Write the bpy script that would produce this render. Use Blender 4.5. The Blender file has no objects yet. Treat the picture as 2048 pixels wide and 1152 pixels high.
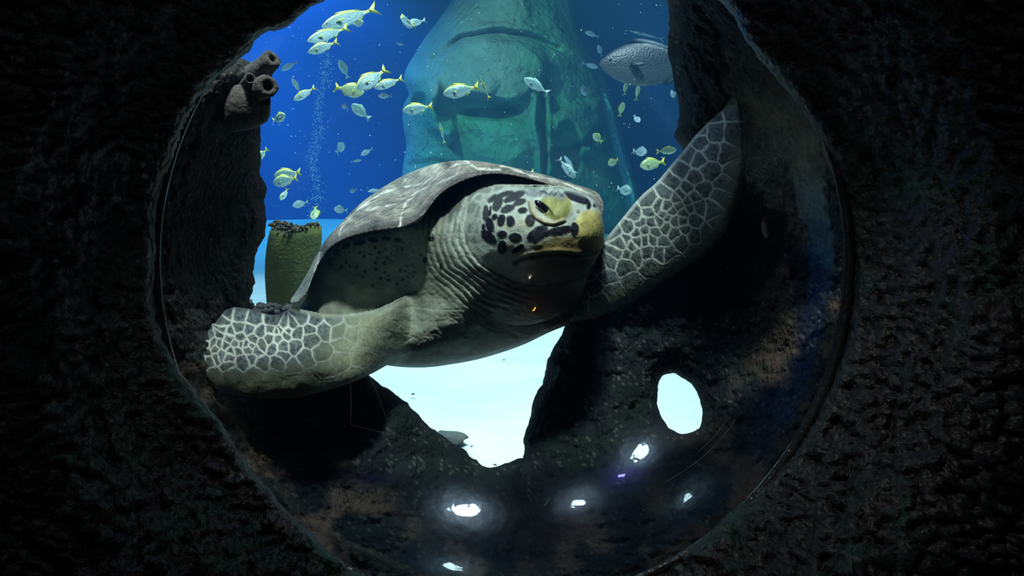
import bpy, math, random
import numpy as np
from mathutils import Vector, Matrix

# ------------------------------------------------------------------ camera, world, lights, exposure
F = 1500.0
TILT = math.radians(10)
CAM = np.array([0.0, 0.0, 0.9])
AX = np.array([1.0, 0.0, 0.0])
AF = np.array([0.0, math.cos(TILT), -math.sin(TILT)])
AU = np.array([0.0, math.sin(TILT), math.cos(TILT)])
sc = bpy.context.scene
COL = sc.collection

cd = bpy.data.cameras.new('camera')
cam = bpy.data.objects.new('camera', cd)
COL.objects.link(cam)
cam.location = CAM
cam.rotation_euler = (math.radians(80), 0, 0)
cd.sensor_width = 36
cd.lens = 36 * F / 2048
cd.clip_start = 0.02
sc.camera = cam
cd.dof.use_dof = False

w = bpy.data.worlds.new('world')
sc.world = w
w.use_nodes = True
w.node_tree.nodes['Background'].inputs[0].default_value = (0.02, 0.05, 0.09, 1)
w.node_tree.nodes['Background'].inputs[1].default_value = 0.02

sc.view_settings.view_transform = 'Standard'
sc.view_settings.look = 'None'
sc.view_settings.gamma = 1
sc.view_settings.use_curve_mapping = False
sc.view_settings.exposure = 0.0
sc.cycles.use_denoising = True
sc.cycles.max_bounces = 8
sc.cycles.diffuse_bounces = 2
sc.cycles.glossy_bounces = 4
sc.cycles.transmission_bounces = 4
sc.cycles.transparent_max_bounces = 16
sc.cycles.volume_bounces = 0
sc.cycles.caustics_reflective = False
sc.cycles.caustics_refractive = False
sc.cycles.sample_clamp_indirect = 4


def point(name, loc, power, color, radius):
    l = bpy.data.lights.new(name, 'POINT')
    l.energy = power; l.color = color; l.shadow_soft_size = radius
    o = bpy.data.objects.new(name, l); COL.objects.link(o); o.location = loc
    return o


def aim(o, target):
    o.rotation_euler = (Vector(target) - Vector(o.location)).to_track_quat('-Z', 'Y').to_euler()


def spot(name, loc, target, power, color, radius, deg, blend=0.3):
    l = bpy.data.lights.new(name, 'SPOT')
    l.energy = power; l.color = color; l.shadow_soft_size = radius
    l.spot_size = math.radians(deg); l.spot_blend = blend
    o = bpy.data.objects.new(name, l); COL.objects.link(o); o.location = loc
    aim(o, target)
    return o


def area(name, loc, target, power, color, sx, sy):
    l = bpy.data.lights.new(name, 'AREA')
    l.energy = power; l.color = color; l.shape = 'RECTANGLE'; l.size = sx; l.size_y = sy
    o = bpy.data.objects.new(name, l); COL.objects.link(o); o.location = loc
    aim(o, target)
    return o


# lamps over the tank
point('tank_lamp', (0.46, 2.02, 4.0), 125, (0.82, 0.93, 1.0), 0.20)
point('tank_lamp', (-1.07, 2.05, 4.0), 45, (0.80, 0.92, 1.0), 0.12)
point('tank_lamp', (-2.36, 1.62, 4.0), 80, (0.80, 0.92, 1.0), 0.17)
point('tank_lamp', (0.53, 4.3, 4.0), 28, (0.80, 0.95, 1.0), 0.12)
point('tank_lamp', (-2.9, 4.4, 4.0), 28, (0.80, 0.95, 1.0), 0.12)
point('violet_lamp', (1.62, 2.28, 4.0), 22, (0.25, 0.2, 1.0), 0.06)
point('violet_lamp', (-1.9, 1.9, 4.0), 26, (0.25, 0.2, 1.0), 0.06)
spot('face_fill', (-0.15, 0.2, 3.1), (0.02, 1.2, 0.95), 310, (0.92, 1.0, 0.95), 0.12, 30, 0.5)  # added spot that brightens the turtle's face, not a known fixture
# light over the open water and the sand
spot('sand_lamp', (0.46, 2.02, 4.12), (0.0, 3.3, 0), 800, (0.85, 1.0, 0.98), 0.14, 58, 0.5)
spot('sand_lamp', (-1.9, 4.2, 4.2), (-1.6, 3.9, 0), 600, (0.85, 1.0, 0.98), 0.10, 62, 0.4)
spot('sand_lamp', (1.6, 4.4, 4.2), (1.4, 4.2, 0), 300, (0.85, 1.0, 0.98), 0.10, 62, 0.5)
spot('flipper_fill', (-0.62, 0.62, 3.0), (-0.29, 1.0, 0.78), 55, (0.90, 1.0, 0.92), 0.05, 10, 0.25)  # added narrow spot that brightens the near flipper and leaves its tip dark
for (bx_, by_, bw_) in ((-6.0, 7.0, 150), (-3.6, 7.6, 110), (-6.2, 10.0, 220), (-3.4, 10.3, 170)):
    spot('blue_lamp', (bx_, by_, 4.4), (bx_ + 0.5, by_ + 0.3, 0), bw_ * 3.2, (0.09, 0.50, 1.0), 0.15, 112, 0.5)
spot('blue_lamp', (4.6, 9.8, 4.4), (4.2, 10.2, 0), 80, (0.10, 0.25, 1.0), 0.15, 115, 0.5)
spot('statue_fill', (-2.0, 5.6, 3.9), (0.8, 9.0, 1.2), 600, (0.45, 1.0, 0.6), 0.15, 60, 0.9)  # added green spot that tints the statue
spot('wall_fill', (-0.25, 0.36, 1.55), (0.36, 0.66, 0.52), 8, (0.85, 1.0, 0.95), 0.012, 26, 1.0)  # added spot raking across the rock wall at lower right
spot('wall_fill', (0.30, 0.36, 1.55), (-0.28, 0.68, 0.58), 3.5, (0.80, 1.0, 0.88), 0.012, 24, 1.0)  # added spot raking across the rock wall at lower left
spot('flipper_fill', (0.15, 0.35, 3.1), (0.30, 1.12, 1.08), 60, (0.90, 1.0, 0.98), 0.08, 13, 0.6)  # added spot that whitens the raised far flipper
# warm lamps in the visitors' room behind the camera
point('room_lamp', (0.022 - 0.172 * 3, 0.966 - 0.954 * 3, 0.746 + 0.247 * 3), 0.9, (1.0, 0.75, 0.6), 0.014)
point('room_lamp', (0.029 - 0.202 * 3, 0.954 - 0.87 * 3, 0.705 + 0.45 * 3), 1.1, (1.0, 0.42, 0.10), 0.014)


# ------------------------------------------------------------------ numeric helpers
def P3(px, py, d):
    px = np.asarray(px, float); py = np.asarray(py, float); d = np.asarray(d, float)
    return CAM + d[..., None] * (((px - 1024) / F)[..., None] * AX + AF - ((py - 576) / F)[..., None] * AU)


def hash3(ix, iy, iz, s):
    n = (ix * 73856093) ^ (iy * 19349663) ^ (iz * 83492791) ^ (s * 2654435761 % 2**31)
    n = (n ^ (n >> 13)) * 1274126177
    n = n & 0x7fffffff
    n = (n ^ (n >> 15)) * 668265263 & 0x7fffffff
    return (n & 0xffff) / 65535.0


def vnoise(p, s=0):
    """value noise -1..1"""
    p = np.asarray(p, float)
    i = np.floor(p).astype(np.int64); f = p - i
    f = f * f * f * (f * (f * 6 - 15) + 10)
    r = 0
    for dx in (0, 1):
        for dy in (0, 1):
            for dz in (0, 1):
                wt = (f[..., 0] if dx else 1 - f[..., 0]) * (f[..., 1] if dy else 1 - f[..., 1]) * (f[..., 2] if dz else 1 - f[..., 2])
                r = r + wt * hash3(i[..., 0] + dx, i[..., 1] + dy, i[..., 2] + dz, s)
    return r * 2 - 1


def fbm(p, freq, octs=4, s=0, gain=0.5):
    a, t, r = 1.0, 0.0, 0
    for k in range(octs):
        r = r + a * vnoise(np.asarray(p) * freq * (2.03 ** k) + 17.3 * k, s + k)
        t += a; a *= gain
    return r / t


def lumps(p, freq, s=0):
    """rounded cellular bumps 0..1"""
    p = np.asarray(p) * freq
    i = np.floor(p).astype(np.int64)
    best = np.full(p.shape[:-1], 9.0)
    for dx in (-1, 0, 1):
        for dy in (-1, 0, 1):
            for dz in (-1, 0, 1):
                c = i + np.array([dx, dy, dz])
                q = np.stack([c[..., k] + hash3(c[..., 0], c[..., 1], c[..., 2], s + 7 * k) for k in range(3)], -1)
                best = np.minimum(best, ((q - p) ** 2).sum(-1))
    return np.clip(1 - best, 0, 1)


def sdf_poly(X, Y, poly):
    """positive inside"""
    poly = np.asarray(poly, float)
    shp = X.shape
    x = X.ravel(); y = Y.ravel()
    d2 = np.full(x.shape, 1e18); ins = np.zeros(x.shape, bool)
    n = len(poly)
    for k in range(n):
        ax, ay = poly[k]; bx, by = poly[(k + 1) % n]
        ex, ey = bx - ax, by - ay
        L = ex * ex + ey * ey + 1e-12
        t = np.clip(((x - ax) * ex + (y - ay) * ey) / L, 0, 1)
        d2 = np.minimum(d2, (x - ax - t * ex) ** 2 + (y - ay - t * ey) ** 2)
        if ay != by:
            c = ((ay > y) != (by > y)) & (x < (bx - ax) * (y - ay) / (by - ay) + ax)
            ins ^= c
    d = np.sqrt(d2)
    return np.where(ins, d, -d).reshape(shp)


def dist_line(X, Y, pts):
    d2 = np.full(X.shape, 1e18)
    for (ax, ay), (bx, by) in zip(pts[:-1], pts[1:]):
        ex, ey = bx - ax, by - ay
        t = np.clip(((X - ax) * ex + (Y - ay) * ey) / (ex * ex + ey * ey + 1e-12), 0, 1)
        d2 = np.minimum(d2, (X - ax - t * ex) ** 2 + (Y - ay - t * ey) ** 2)
    return np.sqrt(d2)


def ell(X, Y, cx, cy, rx, ry, deg=0):
    """normalised ellipse radius: <1 inside (deg clockwise on the picture)"""
    a = math.radians(deg)
    dx, dy = X - cx, Y - cy
    u = dx * math.cos(a) + dy * math.sin(a); v = -dx * math.sin(a) + dy * math.cos(a)
    return np.sqrt((u / rx) ** 2 + (v / ry) ** 2)


def smooth(a, b, x):
    t = np.clip((x - a) / (b - a), 0, 1)
    return t * t * (3 - 2 * t)


def spline(pts, n=4, closed=True):
    """Catmull-Rom through the points"""
    P = np.asarray(pts, float); N = len(P); out = []
    rng = range(N if closed else N - 1)
    for k in rng:
        if closed:
            p0, p1, p2, p3 = P[(k - 1) % N], P[k], P[(k + 1) % N], P[(k + 2) % N]
        else:
            p0, p1, p2, p3 = P[max(k - 1, 0)], P[k], P[k + 1], P[min(k + 2, N - 1)]
        for j in range(n):
            t = j / n
            out.append(0.5 * (2 * p1 + (p2 - p0) * t + (2 * p0 - 5 * p1 + 4 * p2 - p3) * t * t + (3 * p1 - p0 - 3 * p2 + p3) * t ** 3))
    if not closed: out.append(P[-1])
    return [tuple(q) for q in out]


class Inflate:
    """rounded height over an outline: sqrt of the Poisson solution"""
    def __init__(self, poly, cells=90, iters=1500):
        P = np.asarray(poly, float)
        x0, y0 = P.min(0); x1, y1 = P.max(0)
        st = max(x1 - x0, y1 - y0) / cells
        self.x0, self.y0, self.st = x0 - 2 * st, y0 - 2 * st, st
        nx = int((x1 - x0) / st) + 6; ny = int((y1 - y0) / st) + 6
        X, Y = np.meshgrid(self.x0 + np.arange(nx) * st, self.y0 + np.arange(ny) * st)
        s = sdf_poly(X, Y, poly)
        m = s > 0
        u = np.where(m, s, 0) * st * 5
        om = 1.9
        par = (np.add.outer(np.arange(ny), np.arange(nx)) % 2) == 0
        for it in range(iters // 4):
            for q in (par, ~par):
                nb = np.zeros_like(u)
                nb[1:-1, 1:-1] = (u[2:, 1:-1] + u[:-2, 1:-1] + u[1:-1, 2:] + u[1:-1, :-2]) / 4 + st * st / 4
                mm = m & q
                u[mm] += om * (nb[mm] - u[mm])
        u = np.where(m, np.maximum(u, 0), 0)
        # extend slope slightly outside for good interpolation
        self.u = u / u.max(); self.poly = poly

    def __call__(self, X, Y, S=None):
        gx = (X - self.x0) / self.st; gy = (Y - self.y0) / self.st
        ny, nx = self.u.shape
        gx = np.clip(gx, 0, nx - 1.001); gy = np.clip(gy, 0, ny - 1.001)
        ix = gx.astype(int); iy = gy.astype(int); fx = gx - ix; fy = gy - iy
        v = (self.u[iy, ix] * (1 - fx) * (1 - fy) + self.u[iy, ix + 1] * fx * (1 - fy) + self.u[iy + 1, ix] * (1 - fx) * fy + self.u[iy + 1, ix + 1] * fx * fy)
        if S is None: S = sdf_poly(X, Y, self.poly)
        v = np.where(S > 0, v, 0) * np.clip(S / (self.st * 1.2), 0, 1) ** 0.5
        return np.sqrt(np.maximum(v, 0)), S > 0


# ------------------------------------------------------------------ object helpers
def tag(o, label=None, cat=None, group=None, kind=None):
    if label: o['label'] = label
    if cat: o['category'] = cat
    if group: o['group'] = group
    if kind: o['kind'] = kind
    return o


def empty(name, loc, label=None, cat=None, group=None):
    o = bpy.data.objects.new(name, None); COL.objects.link(o)
    o.location = loc; o.empty_display_size = 0.05
    return tag(o, label, cat, group)


def link_mesh(name, me, parent=None):
    o = bpy.data.objects.new(name, me); COL.objects.link(o)
    if parent is not None:
        o.parent = parent
        o.matrix_parent_inverse = Matrix.Translation(-Vector(parent.location)) if parent.parent is None else Matrix.Translation(-Vector(parent.matrix_basis.translation)) @ parent.matrix_parent_inverse.inverted()
        if parent.parent is not None:
            o.matrix_parent_inverse = Matrix.Translation(-(Vector(parent.parent.location)) + Vector(parent.parent.location))
    return o


def make_mesh(name, V, Q, mat, col=None, smooth_=True):
    V = np.asarray(V, np.float32); Q = np.asarray(Q, np.int32)
    me = bpy.data.meshes.new(name)
    me.vertices.add(len(V)); me.vertices.foreach_set('co', V.ravel())
    k = Q.shape[1]
    me.loops.add(Q.size); me.loops.foreach_set('vertex_index', Q.ravel())
    me.polygons.add(len(Q)); me.polygons.foreach_set('loop_start', np.arange(0, Q.size, k, dtype=np.int32))
    me.polygons.foreach_set('use_smooth', np.full(len(Q), smooth_))
    me.update(calc_edges=True); me.validate()
    if col is not None:
        a = me.color_attributes.new('Col', 'FLOAT_COLOR', 'POINT')
        c = np.ones((len(V), 4), np.float32); c[:, :3] = col
        a.data.foreach_set('color', c.ravel())
    if mat: me.materials.append(mat)
    return me


def relief(name, outer, step, front, back, mat, parent=None, holes=(), color=None, edge_noise=None, margin=0, dispfade=3.0):
    """A closed solid standing in the world behind an outline. front(X,Y,S)/back(X,Y,S) -> depths."""
    P = np.asarray(outer, float)
    x0, y0 = P.min(0) - step * 2 - margin; x1, y1 = P.max(0) + step * 2 + margin
    X, Y = np.meshgrid(np.arange(x0, x1, step), np.arange(y0, y1, step))

    def S_of(X, Y):
        S = sdf_poly(X, Y, outer)
        for h in holes: S = np.minimum(S, -sdf_poly(X, Y, h))
        if edge_noise is not None: S = S + edge_noise(X, Y)
        return S
    S = S_of(X, Y)
    ins = S > 0
    gy, gx = np.gradient(S, step)
    g2 = gx * gx + gy * gy + 1e-6
    X2 = np.where(ins, X, X - S * gx / g2 * 0.98); Y2 = np.where(ins, Y, Y - S * gy / g2 * 0.98)
    lim = step * 1.5
    X2 = np.clip(X2, X - lim, X + lim); Y2 = np.clip(Y2, Y - lim, Y + lim)
    S2 = np.where(ins, S, 0)
    cell = ins[:-1, :-1] | ins[1:, :-1] | ins[:-1, 1:] | ins[1:, 1:]
    ny, nx = X.shape
    idx = np.arange(ny * nx).reshape(ny, nx)
    used = np.zeros((ny, nx), bool)
    used[:-1, :-1] |= cell; used[1:, :-1] |= cell; used[:-1, 1:] |= cell; used[1:, 1:] |= cell
    fid = -np.ones(ny * nx, int); uu = np.flatnonzero(used.ravel()); fid[uu] = np.arange(len(uu))
    x = X2.ravel()[uu]; y = Y2.ravel()[uu]; s = S2.ravel()[uu]; i_in = ins.ravel()[uu]
    df = front(x, y, s); db = back(x, y, s)
    dmid = (df + db) / 2
    df = np.where(i_in, df, dmid)
    Vf = P3(x, y, df)
    inn = np.flatnonzero(i_in)
    Vb = P3(x[inn], y[inn], db[inn])
    bid = np.arange(len(uu)); bid[inn] = len(uu) + np.arange(len(inn))
    c = np.argwhere(cell)
    a = fid[idx[c[:, 0], c[:, 1]]]; b = fid[idx[c[:, 0], c[:, 1] + 1]]; d = fid[idx[c[:, 0] + 1, c[:, 1] + 1]]; e = fid[idx[c[:, 0] + 1, c[:, 1]]]
    Q = np.concatenate([np.stack([a, e, d, b], 1), np.stack([bid[a], bid[b], bid[d], bid[e]], 1)])
    V = np.concatenate([Vf, Vb])
    cc = None
    if color is not None:
        cf = color(x, y, s)
        cc = np.concatenate([cf, cf[inn]])
    me = make_mesh(name, V, Q, mat, cc)
    o = link_mesh(name, me, parent)
    return o


def round_edge(S, R, T):
    t = np.clip(S / R, 0, 1)
    return T * np.sqrt(1 - (1 - t) ** 2)


def tube_mesh(name, pts, radii, mat, seg=16, cap=True, noise=0.0, flat=1.0, up=None, col=None):
    """tube along 3-D points; radii per point"""
    pts = [Vector(p) for p in pts]; V = []; Q = []
    n = len(pts)
    ref = Vector(up) if up else Vector((0, 0, 1))
    for i, p in enumerate(pts):
        t = (pts[min(i + 1, n - 1)] - pts[max(i - 1, 0)]).normalized()
        if abs(t.dot(ref)) > 0.95: ref2 = Vector((0, 1, 0))
        else: ref2 = ref
        s = t.cross(ref2).normalized(); u2 = s.cross(t)
        for k in range(seg):
            a = 2 * math.pi * k / seg
            r = radii[i]
            if noise: r *= 1 + noise * math.sin(k * 2.7 + i * 1.9) * math.cos(k * 1.3 - i * 0.7)
            V.append(p + s * (math.cos(a) * r * flat) + u2 * (math.sin(a) * r))
    for i in range(n - 1):
        for k in range(seg):
            k2 = (k + 1) % seg
            Q.append((i * seg + k, (i + 1) * seg + k, (i + 1) * seg + k2, i * seg + k2))
    return make_mesh(name, [tuple(v) for v in V], Q, mat, col)


# ------------------------------------------------------------------ materials
def mat(name, base=(0.5, 0.5, 0.5), rough=0.6, attr=False, spec=0.5, bumps=(), mottle=None, metallic=0.0, coat=0.0):
    m = bpy.data.materials.new(name); m.use_nodes = True
    nt = m.node_tree; N = nt.nodes; L = nt.links
    b = N['Principled BSDF']
    b.inputs['Roughness'].default_value = rough
    b.inputs['Specular IOR Level'].default_value = spec
    b.inputs['Metallic'].default_value = metallic
    b.inputs['Coat Weight'].default_value = coat
    tc = N.new('ShaderNodeTexCoord')
    if attr:
        a = N.new('ShaderNodeAttribute'); a.attribute_name = 'Col'; src = a.outputs['Color']
    else:
        rgb = N.new('ShaderNodeRGB'); rgb.outputs[0].default_value = (*base, 1); src = rgb.outputs[0]
    for (scale, c2, lo, hi, detail) in (mottle or ()):
        t = N.new('ShaderNodeTexNoise'); t.inputs['Scale'].default_value = scale; t.inputs['Detail'].default_value = detail
        L.new(tc.outputs['Object'], t.inputs['Vector'])
        r = N.new('ShaderNodeMapRange'); r.inputs[1].default_value = lo; r.inputs[2].default_value = hi
        L.new(t.outputs['Fac'], r.inputs[0])
        mx = N.new('ShaderNodeMix'); mx.data_type = 'RGBA'
        L.new(r.outputs[0], mx.inputs[0]); L.new(src, mx.inputs[6]); mx.inputs[7].default_value = (*c2, 1)
        src = mx.outputs[2]
    L.new(src, b.inputs['Base Color'])
    prev = None
    for (kind, scale, dist, detail) in bumps:
        if kind == 'noise':
            t = N.new('ShaderNodeTexNoise'); t.inputs['Scale'].default_value = scale; t.inputs['Detail'].default_value = detail; o = t.outputs['Fac']
        else:
            t = N.new('ShaderNodeTexVoronoi'); t.inputs['Scale'].default_value = scale; o = t.outputs['Distance']
        L.new(tc.outputs['Object'], t.inputs['Vector'])
        bp = N.new('ShaderNodeBump'); bp.inputs['Distance'].default_value = dist; bp.inputs['Strength'].default_value = 1.0
        if kind == 'voronoi': bp.invert = True
        L.new(o, bp.inputs['Height'])
        if prev: L.new(prev, bp.inputs['Normal'])
        prev = bp.outputs['Normal']
    if prev: L.new(prev, b.inputs['Normal'])
    return m


M = {}
M['sand'] = mat('white_sand', (0.78, 0.80, 0.76), 0.9, mottle=[(1.3, (0.62, 0.66, 0.64), 0.45, 0.75, 4), (60, (0.66, 0.66, 0.62), 0.5, 0.8, 2)], bumps=[('noise', 3.0, 0.03, 4), ('noise', 90, 0.004, 2)])
M['wall'] = mat('blue_tank_wall', (0.01, 0.06, 0.30), 0.9, mottle=[(0.5, (0.02, 0.10, 0.42), 0.4, 0.7, 3)])
M['rock'] = mat('reef_rock', (0.06, 0.06, 0.06), 0.85, attr=True, spec=0.12, bumps=[('noise', 60, 0.006, 5), ('voronoi', 130, 0.004, 1), ('noise', 320, 0.0016, 2)])
M['rockwall'] = mat('dark_rock', (0.03, 0.03, 0.03), 0.45, attr=True, spec=0.5, bumps=[('noise', 70, 0.006, 5), ('voronoi', 110, 0.004, 1), ('noise', 350, 0.0015, 2)])
M['statue'] = mat('weathered_stone', (0.3, 0.3, 0.3), 0.9, attr=True, bumps=[('noise', 3.0, 0.15, 6), ('noise', 14, 0.05, 5)])
M['skin'] = mat('turtle_skin', (0.5, 0.5, 0.5), 0.62, attr=True, spec=0.15, mottle=[(160, (0.10, 0.12, 0.11), 0.60, 0.85, 3)], bumps=[('noise', 90, 0.002, 4), ('noise', 420, 0.0006, 2)])
M['shell'] = mat('turtle_shell', (0.5, 0.5, 0.5), 0.6, attr=True, spec=0.2, mottle=[(38, (0.10, 0.10, 0.085), 0.47, 0.66, 8), (210, (0.50, 0.48, 0.40), 0.55, 0.7, 4), (120, (0.08, 0.08, 0.075), 0.56, 0.68, 5)], bumps=[('noise', 60, 0.003, 5), ('noise', 300, 0.0008, 2)])
M['eye'] = mat('wet_black_eye', (0.006, 0.007, 0.012), 0.08, spec=0.7)
M['sponge_green'] = mat('green_sponge', (0.10, 0.14, 0.02), 0.85, attr=True, mottle=[(30, (0.05, 0.075, 0.01), 0.45, 0.7, 5)], bumps=[('noise', 130, 0.004, 4)])
M['crust'] = mat('brown_crust', (0.12, 0.09, 0.04), 0.9, mottle=[(70, (0.30, 0.24, 0.08), 0.5, 0.7, 3), (150, (0.05, 0.03, 0.03), 0.5, 0.7, 3)], bumps=[('voronoi', 160, 0.005, 1)])
M['tube'] = mat('tube_sponge', (0.085, 0.08, 0.075), 0.85, mottle=[(90, (0.03, 0.028, 0.026), 0.45, 0.7, 4)], bumps=[('noise', 180, 0.003, 4)])
M['bore'] = mat('sponge_bore', (0.012, 0.011, 0.010), 0.9)
M['silver'] = mat('silver_fish_skin', (0.45, 0.60, 0.58), 0.35, attr=True, bumps=[('voronoi', 160, 0.001, 1)])
M['yellow'] = mat('yellow_fin', (0.60, 0.62, 0.06), 0.5)
M['clearfin'] = mat('pale_fin', (0.40, 0.52, 0.45), 0.5)
M['greyfish'] = mat('grey_fish_skin', (0.16, 0.20, 0.21), 0.45, attr=True, bumps=[('voronoi', 110, 0.0015, 1)])
M['greyfin'] = mat('grey_fin', (0.025, 0.045, 0.06), 0.6)
M['pebble'] = mat('grey_pebble', (0.10, 0.10, 0.09), 0.9, bumps=[('noise', 40, 0.01, 3)])
M['chip'] = mat('white_chip', (0.55, 0.62, 0.58), 0.7, bumps=[('noise', 200, 0.001, 2)])
M['seal'] = mat('grey_seal', (0.022, 0.026, 0.028), 0.25, mottle=[(40, (0.012, 0.014, 0.015), 0.4, 0.7, 4)], bumps=[('noise', 120, 0.0015, 3)])
M['bubble'] = mat('air_bubble', (0.6, 0.8, 0.95), 0.15)
M['speck'] = mat('drifting_speck', (0.75, 0.8, 0.78), 0.8)


def acrylic():
    m = bpy.data.materials.new('clear_acrylic'); m.use_nodes = True
    nt = m.node_tree; N = nt.nodes; L = nt.links
    for n in list(N): N.remove(n)
    out = N.new('ShaderNodeOutputMaterial')
    tr = N.new('ShaderNodeBsdfTransparent'); tr.inputs[0].default_value = (0.97, 0.985, 0.99, 1)
    g = N.new('ShaderNodeBsdfGlossy'); g.inputs['Roughness'].default_value = 0.03
    g2 = N.new('ShaderNodeBsdfGlossy'); g2.inputs['Roughness'].default_value = 0.2; g2.inputs['Color'].default_value = (0.75, 0.85, 1.0, 1)
    mg = N.new('ShaderNodeMixShader'); mg.inputs[0].default_value = 0.38
    L.new(g.outputs[0], mg.inputs[1]); L.new(g2.outputs[0], mg.inputs[2])
    fr = N.new('ShaderNodeFresnel'); fr.inputs[0].default_value = 1.4
    geo = N.new('ShaderNodeNewGeometry')
    # same reflectance from either face of the thin sheet
    mx = N.new('ShaderNodeMixShader')
    inv = N.new('ShaderNodeMath'); inv.operation = 'MULTIPLY'; inv.inputs[1].default_value = 1.0
    lw = N.new('ShaderNodeLayerWeight'); lw.inputs['Blend'].default_value = 0.5
    pw = N.new('ShaderNodeMath'); pw.operation = 'POWER'; pw.inputs[1].default_value = 4.0
    L.new(lw.outputs['Facing'], pw.inputs[0])
    ma = N.new('ShaderNodeMath'); ma.operation = 'MULTIPLY_ADD'; ma.inputs[1].default_value = 0.16; ma.inputs[2].default_value = 0.045
    L.new(pw.outputs[0], ma.inputs[0]); L.new(ma.outputs[0], mx.inputs[0])
    L.new(tr.outputs[0], mx.inputs[1]); L.new(mg.outputs[0], mx.inputs[2])
    L.new(mx.outputs[0], out.inputs['Surface'])
    tc = N.new('ShaderNodeTexCoord')
    t = N.new('ShaderNodeTexNoise'); t.inputs['Scale'].default_value = 25; t.inputs['Detail'].default_value = 3
    L.new(tc.outputs['Object'], t.inputs['Vector'])
    bp = N.new('ShaderNodeBump'); bp.inputs['Distance'].default_value = 0.0006
    L.new(t.outputs['Fac'], bp.inputs['Height'])
    L.new(bp.outputs[0], g.inputs['Normal']); L.new(bp.outputs[0], g2.inputs['Normal'])
    for n in (fr, geo, inv): N.remove(n)
    return m


M['acrylic'] = acrylic()


def water_mat():
    m = bpy.data.materials.new('sea_water'); m.use_nodes = True
    nt = m.node_tree; N = nt.nodes; L = nt.links
    for n in list(N): N.remove(n)
    out = N.new('ShaderNodeOutputMaterial')
    s = N.new('ShaderNodeVolumeScatter'); s.inputs['Color'].default_value = (0.12, 0.50, 1.0, 1); s.inputs['Density'].default_value = 0.036
    a = N.new('ShaderNodeVolumeAbsorption'); a.inputs['Color'].default_value = (0.25, 0.75, 0.95, 1); a.inputs['Density'].default_value = 0.14
    ad = N.new('ShaderNodeAddShader')
    L.new(s.outputs[0], ad.inputs[0]); L.new(a.outputs[0], ad.inputs[1]); L.new(ad.outputs[0], out.inputs['Volume'])
    return m


M['water'] = water_mat()

# ------------------------------------------------------------------ setting: tank
def box_mesh(name, a, b, m):
    x0, y0, z0 = a; x1, y1, z1 = b
    V = [(x0, y0, z0), (x1, y0, z0), (x1, y1, z0), (x0, y1, z0), (x0, y0, z1), (x1, y0, z1), (x1, y1, z1), (x0, y1, z1)]
    Q = [(0, 3, 2, 1), (4, 5, 6, 7), (0, 1, 5, 4), (1, 2, 6, 5), (2, 3, 7, 6), (3, 0, 4, 7)]
    return make_mesh(name, V, Q, m, smooth_=False)


gx, gy = np.meshgrid(np.linspace(-8, 8, 160), np.linspace(-1.0, 13, 150))
gp = np.stack([gx, gy, gx * 0], -1)
gz = 0.05 * fbm(gp, 0.5, 3, 5) + 0.012 * fbm(gp, 2.5, 3, 9)
gz = gz - gz.max()
V = np.stack([gx, gy, gz], -1).reshape(-1, 3)
ii = np.arange(160 * 150).reshape(150, 160)
Q = np.stack([ii[:-1, :-1], ii[:-1, 1:], ii[1:, 1:], ii[1:, :-1]], -1).reshape(-1, 4)
o = link_mesh('floor', make_mesh('floor', V, Q, M['sand'])); tag(o, 'white sand tank floor', kind='structure')
o = link_mesh('wall_back', box_mesh('wall_back', (-8, 11.3, -0.1), (8, 11.5, 5), M['wall'])); tag(o, 'blue back wall of tank', kind='structure')
o = link_mesh('wall_left', box_mesh('wall_left', (-8.2, 1.2, -0.1), (-8, 11.5, 5), M['wall'])); tag(o, 'blue left wall of tank', kind='structure')
o = link_mesh('wall_right', box_mesh('wall_right', (8, 1.2, -0.1), (8.2, 11.5, 5), M['wall'])); tag(o, 'blue right wall of tank', kind='structure')
o = link_mesh('water', box_mesh('water', (-7.99, 0.88, -0.09), (7.99, 11.29, 3.1), M['water'])); tag(o, 'hazy blue tank water', 'water', kind='stuff')


def rockcol(X, Y, base, green=None, brown=None, s=0, dark=0.5):
    p = np.stack([X / 100, Y / 100, X * 0 + s], -1)
    n = fbm(p, 3.0, 4, s) * 0.5 + 0.5
    c = np.array(base) * (dark + (1.6 - dark) * n[..., None])
    if green is not None:
        g = smooth(0.05, 0.45, fbm(p, 1.1, 4, s + 11))[..., None]
        c = c * (1 - g) + np.array(green) * (0.5 + n[..., None]) * g
    if brown is not None:
        g = smooth(-0.15, 0.35, fbm(p, 1.6, 4, s + 23))[..., None] * (smooth(470, 620, np.hypot(X - 1004, Y - 520))[..., None] if s in (3, 6) else 1.0)
        c = c * (1 - g) + np.array(brown) * (0.5 + n[..., None]) * g
    sp = smooth(0.7, 0.85, vnoise(p * 24, s + 31))[..., None]
    return c * (1 - sp) + np.array((0.12, 0.12, 0.10)) * sp * 0.7 + c * sp * 0.3


# visitors' side: the dark rock wall around the porthole
hole = spline([(310, 620), (312, 520), (316, 430), (334, 350), (362, 270), (398, 200), (440, 148), (484, 112), (520, 66), (566, 54), (612, 20), (656, -4), (760, -30), (900, -50), (1100, -70),
               (1300, -60), (1440, -4), (1500, 90), (1560, 160), (1620, 240), (1662, 330), (1688, 420), (1704, 520), (1698, 640), (1668, 750), (1624, 850), (1562, 935), (1490, 1005), (1400, 1080), (1300, 1146),
               (1150, 1205), (1000, 1225), (850, 1205), (740, 1160), (660, 1110), (590, 1040), (530, 975), (480, 910), (430, 836), (376, 770), (332, 690)], 3)


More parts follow.
